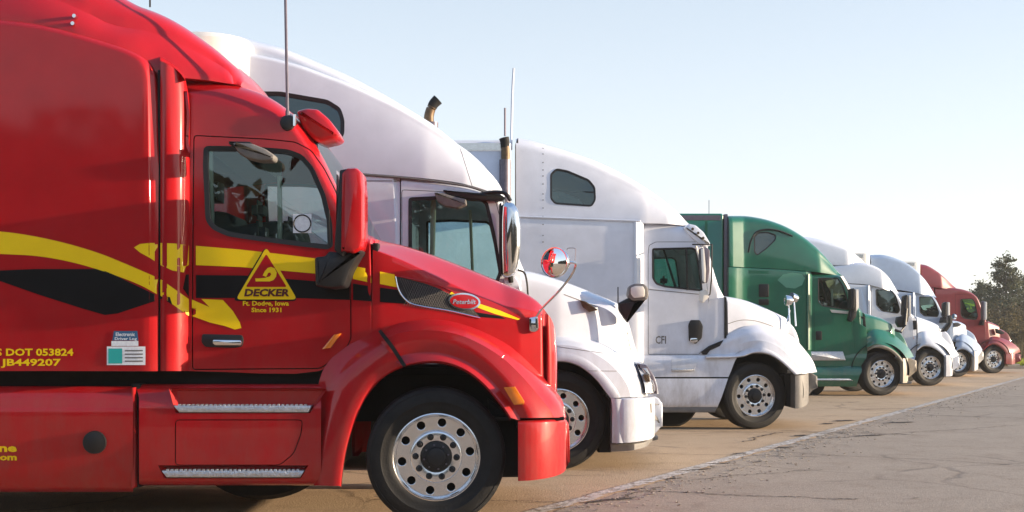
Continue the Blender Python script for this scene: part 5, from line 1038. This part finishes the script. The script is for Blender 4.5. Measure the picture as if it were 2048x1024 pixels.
pprism(T, 'step_plate', [(1590, 703), (1686, 703), (1692, 721), (1590, 721)], .07, .14, 'tread', None, .01, 1); pprism(T, 'step_plate', [(1590, 757), (1698, 757), (1706, 761), (1590, 761)], .0, .08, 'tread', None, .01, 1)
T.add('underside', T.prism([(1457, 735), (1712, 735), (1710, 772), (1457, 772)], .2, 2.2, .02), 'under'); T.add('exhaust_canister', mesh_lathe_at(T, 1618, 765, .8, [(0, -.3), (.3, -.3), (.3, .3), (0, .3)], 24), 'rubber')
well(T, X_(1763, T.d), .56, .66, .06, .6); wheel(T, 1762, 752.5, .10, .50, 15, 3, 1); chassis(T, X_(1290, T.d), X_(1800, T.d), X_(1763, T.d)); axles(T, (X_(1340, T.d), X_(1225, T.d)))
hm = pprism(T, 'hood_mirror', [(1797, 634), (1806, 632), (1812, 640), (1810, 654), (1800, 655), (1795, 645)], .6, .8, 'black', None, .01, 2); T.add('mirror_stem', tube([P(1809, 640, .6), P(1813, 618, .65), P(1810, 650, .55), P(1802, 664, .5), P(1790, 660, .5)], .035, 6, False), 'black', hm)
T.add('antenna', tube([P(1418, 440, .4), P(1418, 400, .4)], .008, 5), 'steel')
trailer('semi_trailer', 'dark green box trailer behind the green truck', T, 1447, 427, .0, M['green'], rad=.05, rib=True)

# ================================================================== trucks 5 to 7, far along the row
def far_truck(label, s_, pxf, paint, roof, roofb, ctop, door, win, htop, hbot, arcs, bump, wheelp, mirror, cabx, sleep_x, bumpm=None, W=2.45, hoodin=(.16, .45, 1.0), seamz=None, fy=None, steer=14, sillx=None):
    T = Truck('semi_truck', label, 2300/s_, W, pxf, paint); P = T.P
    x0 = roof[0][0]; bm = T.shell(roof, roofb, inset=[(x0, .04), (roof[-1][0]-30, .05), (roof[-1][0], .3)], rW=[(x0, .28), (roof[-1][0], .2)], rH=[(x0, .2), (roof[-1][0], .06)], lean=[(x0, .05), (roof[-1][0], .06)], step=.12, K=10, yref=.45); T.fin(bm, 'roof_fairing')
    bm = T.shell([(sleep_x, roofb[0][1]+.5), (cabx, par(roofb, cabx)+.5)], [(sleep_x, 742), (cabx, 742)], inset=.02, rW=.04, rH=.02, step=.2, K=8, smooth=False); T.fin(bm, 'sleeper')
    T.add('side_extender', T.strips([([(cabx-5, win[0][1]-8), (cabx-5, 712)], .0), ([(cabx-3, win[0][1]-8), (cabx-3, 712)], -.03), ([(cabx, win[0][1]-8), (cabx, 712)], .06), ([(cabx+2, win[0][1]-8), (cabx+2, 712)], .14)], 6, 3), paint, both=True)
    x1 = ctop[-1][0]; d_, _ = cab(T, ctop, [(ctop[0][0], 722), (x1, 722)], [(ctop[0][0], .10), (x1, .15)], [(ctop[0][0], .15), (x1, .14)], [(ctop[0][0], .1), (x1, .08)], [(ctop[0][0], .03), (x1, 0)], rpoly(door, 2, 2), rpoly(win, 3, 3), .45, X_(x1-28, T.d+.3), 1.95, .11, .022, K=12)
    interior(T, X_(ctop[0][0], T.d), X_(x1-3, T.d), 1.85, 2.6); a = hoodin
    hx0, hx1 = htop[0][0], htop[-1][0]; bm = T.shell(htop, hbot, inset=[(hx0, a[0]), (hx0+(hx1-hx0)*.75, a[1]), (hx1, a[2])], rW=[(hx0, .25), (hx1, .06)], rH=[(hx0, .11), (hx0+(hx1-hx0)*.8, .06), (hx1, .02)], lean=.04, K=7, step=.09, yref=.7); hd = T.fin(bm, 'hood')
    fender(T, arcs, None, y=fy or ((.20, .75), (.07, .36), (.0, .10), (.01, .06)), n=26); bt_, bb_ = bump
    bm = T.shell(bt_, bb_, inset=[(bt_[0][0], .02), (bt_[0][0]+(bt_[-1][0]-bt_[0][0])*.5, .08), (bt_[-1][0]-3, .35), (bt_[-1][0], .8)], rW=.03, rH=.02, K=6, step=.06, bulge=.02, yref=.2, crown=0); T.fin(bm, 'bumper', bumpm or paint)
    wx, wy, wr = wheelp; well(T, X_(wx, T.d), .56, .64, .06, .6); wheel(T, wx, wy, .08, wr, steer, 5, 1)
    T.add('underside', T.prism([(sleep_x, 722), (wx-32, 722), (wx-38, 742), (sleep_x, 742)], .1, 2.2, .02), 'under'); T.add('skirt', T.strips([([(sleep_x, py), (wx-50, py), (wx-28+(py-720)*-.3, py)], y) for py, y in ((712, .12), (722, .05), (735, .03), (742, .08))], 10, 3), paint, both=True)
    chassis(T, X_(sleep_x, T.d)-3, X_(wx+30, T.d), X_(wx, T.d)); axles(T, (X_(sleep_x, T.d)-.6, X_(sleep_x, T.d)-1.95))
    mp, mm = mirror; mh = pprism(T, 'mirror_housing', mp, -.24, -.02, mm, None, .02, 2); xs = [p[0] for p in mp]; ys = [p[1] for p in mp]
    pprism(T, 'mirror_edge', [(max(xs)-.5, min(ys)+1), (max(xs)+4, min(ys)+2), (max(xs)+4, max(ys)-2), (max(xs)-.5, max(ys)-1)], -.24, .0, 'cream', mh, .01, 1); pprism(T, 'mirror_arm', [(min(xs), max(ys)-2), (max(xs), max(ys)-2), (max(xs)-2, max(ys)+10), (min(xs)-4, max(ys)+9)], -.1, .15, 'black', mh, .01, 1)
    return T, P, d_, hd
def mid(a, b, t=.5): return [(p[0]*(1-t)+q[0]*t, p[1]*(1-t)+q[1]*t) for p, q in zip(a, b)]
up = [(1836, 668), (1848, 662), (1862, 663), (1880, 671), (1897, 686), (1911, 700), (1918, 710)]; lo = [(1834, 700), (1845, 692), (1857, 692), (1870, 697), (1881, 705), (1889, 713), (1894, 722)]
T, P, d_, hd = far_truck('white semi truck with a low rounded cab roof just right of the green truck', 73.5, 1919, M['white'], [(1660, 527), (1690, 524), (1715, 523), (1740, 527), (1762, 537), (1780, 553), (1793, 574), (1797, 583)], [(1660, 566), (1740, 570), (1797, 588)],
  [(1740, 568), (1765, 571), (1782, 577), (1794, 586), (1806, 606), (1818, 622), (1830, 632)], [(1743, 575), (1785, 576), (1796, 592), (1806, 620), (1810, 690), (1800, 720), (1743, 720)], [(1752, 579), (1784, 578), (1793, 592), (1801, 620), (1797, 627), (1764, 622), (1753, 610)],
  [(1832, 632), (1850, 638), (1868, 645), (1885, 654), (1900, 663), (1906, 676), (1911, 700)], [(1832, 680), (1850, 668), (1870, 673), (1911, 708)], [up, mid(up, lo, .4), mid(up, lo, .8), lo],
  ([(1892, 710), (1907, 709), (1916, 710), (1919, 714)], [(1893, 753), (1904, 752), (1914, 747), (1919, 732)]), (1860, 736.5, .50), ([(1808, 592), (1815, 589), (1818, 600), (1817, 625), (1810, 634), (1806, 628)], 'black'), 1740, 1660)
top = [(1600, 470), (1640, 477), (1680, 490), (1710, 504), (1724, 516), (1730, 524)]; bm = T.shell(top, [(1600, 530), (1730, 530)], inset=[(1600, .1), (1700, .12), (1730, .4)], rW=.3, rH=[(1600, .2), (1730, .06)], step=.12, K=8, yref=.4, lean=.05); T.fin(bm, 'roof_deflector')
pprism(T, 'hood_slot', [(1826, 641), (1833, 641), (1834, 659), (1827, 659)], .14, .3, 'black', None, .004, 1); hm = pprism(T, 'hood_mirror', [(1896, 632), (1902, 630), (1906, 640), (1902, 652), (1894, 663), (1884, 664), (1888, 656), (1897, 646)], .5, .65, 'black', hd, .01, 1); T.add('cowl', T.prism([(1806, 625), (1832, 638), (1834, 700), (1826, 722), (1804, 722)], .155, .3, .01), T.paint)
T.decal('fender_reflector', [(1826, 673), (1829, 672), (1830, 677), (1827, 678)], 'amber')
up = [(1912, 676), (1924, 668), (1936, 671), (1949, 680), (1959, 690), (1965, 700)]; lo = [(1910, 703), (1919, 698), (1928, 698), (1938, 703), (1946, 711), (1951, 720)]
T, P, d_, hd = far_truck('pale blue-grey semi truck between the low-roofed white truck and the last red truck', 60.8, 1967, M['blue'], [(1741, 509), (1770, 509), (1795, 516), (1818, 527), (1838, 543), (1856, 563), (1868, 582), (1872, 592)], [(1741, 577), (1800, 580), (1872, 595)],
  [(1830, 582), (1850, 586), (1868, 593), (1876, 604), (1884, 622), (1893, 632), (1903, 640)], [(1833, 590), (1868, 592), (1877, 608), (1884, 630), (1886, 690), (1880, 715), (1833, 715)], [(1839, 593), (1865, 593), (1873, 608), (1879, 626), (1876, 634), (1848, 632), (1840, 624)],
  [(1904, 640), (1920, 643), (1932, 649), (1943, 657), (1952, 668), (1957, 690)], [(1904, 684), (1924, 672), (1940, 678), (1957, 698)], [up, mid(up, lo, .4), mid(up, lo, .8), lo],
  ([(1949, 702), (1958, 700), (1965, 700), (1967, 704)], [(1950, 742), (1957, 738), (1964, 730), (1967, 718)]), (1915, 726, .50), ([(1888, 606), (1894, 603), (1896, 612), (1895, 630), (1890, 636), (1887, 630)], 'black'), 1830, 1741, M['cream'])
T.add('cowl', T.prism([(1882, 630), (1905, 646), (1908, 700), (1902, 716), (1880, 716)], .155, .3, .01), T.paint); pprism(T, 'hood_scoop', [(1908, 646), (1916, 645), (1924, 650), (1914, 654)], .16, .3, 'grey', hd, .004, 1); T.add('hood_mirror', tube([P(1906, 633, .4), P(1911, 634, .42)], [.10, .08], 10, False), 'chrome', hd)
trailer('semi_trailer', 'pale box trailer behind the blue-grey truck, only its front corner showing', T, 1742, 506, -.2, M['cream'], rad=.25, rib=False, side=-.22)
up = [(1973, 679), (1984, 673), (1996, 674), (2012, 679), (2027, 687), (2038, 697), (2041, 704)]; lo = [(1964, 704), (1974, 693), (1985, 688), (1996, 691), (2005, 698), (2011, 706), (2014, 713)]
T, P, d_, hd = far_truck('faded red semi truck, last and smallest at the right end of the row', 55.8, 2042, M['dred'], [(1841, 527), (1856, 530), (1872, 539), (1888, 551), (1902, 564), (1914, 576)], [(1841, 573), (1872, 575), (1914, 580)],
  [(1870, 574), (1900, 575), (1925, 578), (1942, 584), (1955, 594), (1961, 606), (1967, 624), (1974, 641)], [(1911, 588), (1948, 590), (1956, 604), (1964, 630), (1966, 680), (1958, 706), (1911, 706)], [(1922, 598), (1946, 597), (1951, 604), (1957, 632), (1953, 640), (1928, 637), (1922, 630)],
  [(1975, 641), (1990, 647), (2004, 654), (2017, 663), (2022, 674), (2024, 690)], [(1975, 682), (1990, 675), (2008, 680), (2024, 694)], [up, mid(up, lo, .35), mid(up, lo, .75), lo],
  ([(2012, 708), (2028, 706), (2038, 705), (2042, 709)], [(2014, 728), (2028, 729), (2038, 728), (2042, 722)]), (1987, 722, .50), ([(1966, 603), (1969, 602), (1970, 640), (1966, 641)], 'steel'), 1868, 1841, None, hoodin=(.2, .5, 1.0))
pprism(T, 'hood_vent', [(1992, 657), (2002, 660), (2010, 666), (2004, 669), (1994, 666)], .28, .4, 'black', hd, .004, 1)
for o in T.root.children:
    if o.name.startswith('sleeper'): pass
T.add('bumper_skirt', T.prism([(2014, 729), (2040, 728), (2038, 734), (2016, 733)], .1, .6, .01), 'beige'); T.add('cowl', T.prism([(1958, 640), (1976, 645), (1980, 690), (1968, 706), (1956, 706)], .155, .3, .01), T.paint)
trailer('semi_trailer', 'pale box trailer behind the last red truck, only its bright front corner showing', T, 1843, 523, -.2, M['cream'], rad=.25, rib=False, side=-.22)
# radiator grilles on the noses (they show from a step to the right)
def grille(T, x, yh, z0, z1, m='chrome', nb=9):
    g = T.add('grille', boxm(x-.12, x-.02, T.yc-yh, T.yc+yh, z0, z1, .02), 'black')
    for k in range(nb): z = z0+(k+.5)*(z1-z0)/nb; T.add('grille_bar', boxm(x-.03, x-.005, T.yc-yh+.04, T.yc+yh-.04, z-.016, z+.016, .006), m, g)
grille(T1, X_(1112, T1.d+.8), .62, .78, 1.36); grille(T2, X_(1288, T2.d+.95), .30, .80, 1.02, 'steel', 4); grille(T3, X_(1602, T3.d+.75), .42, .85, 1.28); grille(T4, X_(1816, T4.d+1.0), .22, .75, 1.0, 'steel', 4)
# light evening haze over the whole lot
hz = mat('haze', (1, 1, 1)); n_ = hz.node_tree; n_.nodes.clear(); o_ = n_.nodes.new('ShaderNodeOutputMaterial'); v_ = n_.nodes.new('ShaderNodeVolumePrincipled'); v_.inputs['Color'].default_value = (.95, .93, .90, 1); v_.inputs['Density'].default_value = .0007; v_.inputs['Anisotropy'].default_value = .3
n_.links.new(v_.outputs[0], o_.inputs['Volume']); tag(link('haze', mesh('haze', *boxm(-170, 270, -100, 150, -1, 16), hz, False)), 'thin pale haze over the lot softening the far trees', 'haze', kind='stuff')
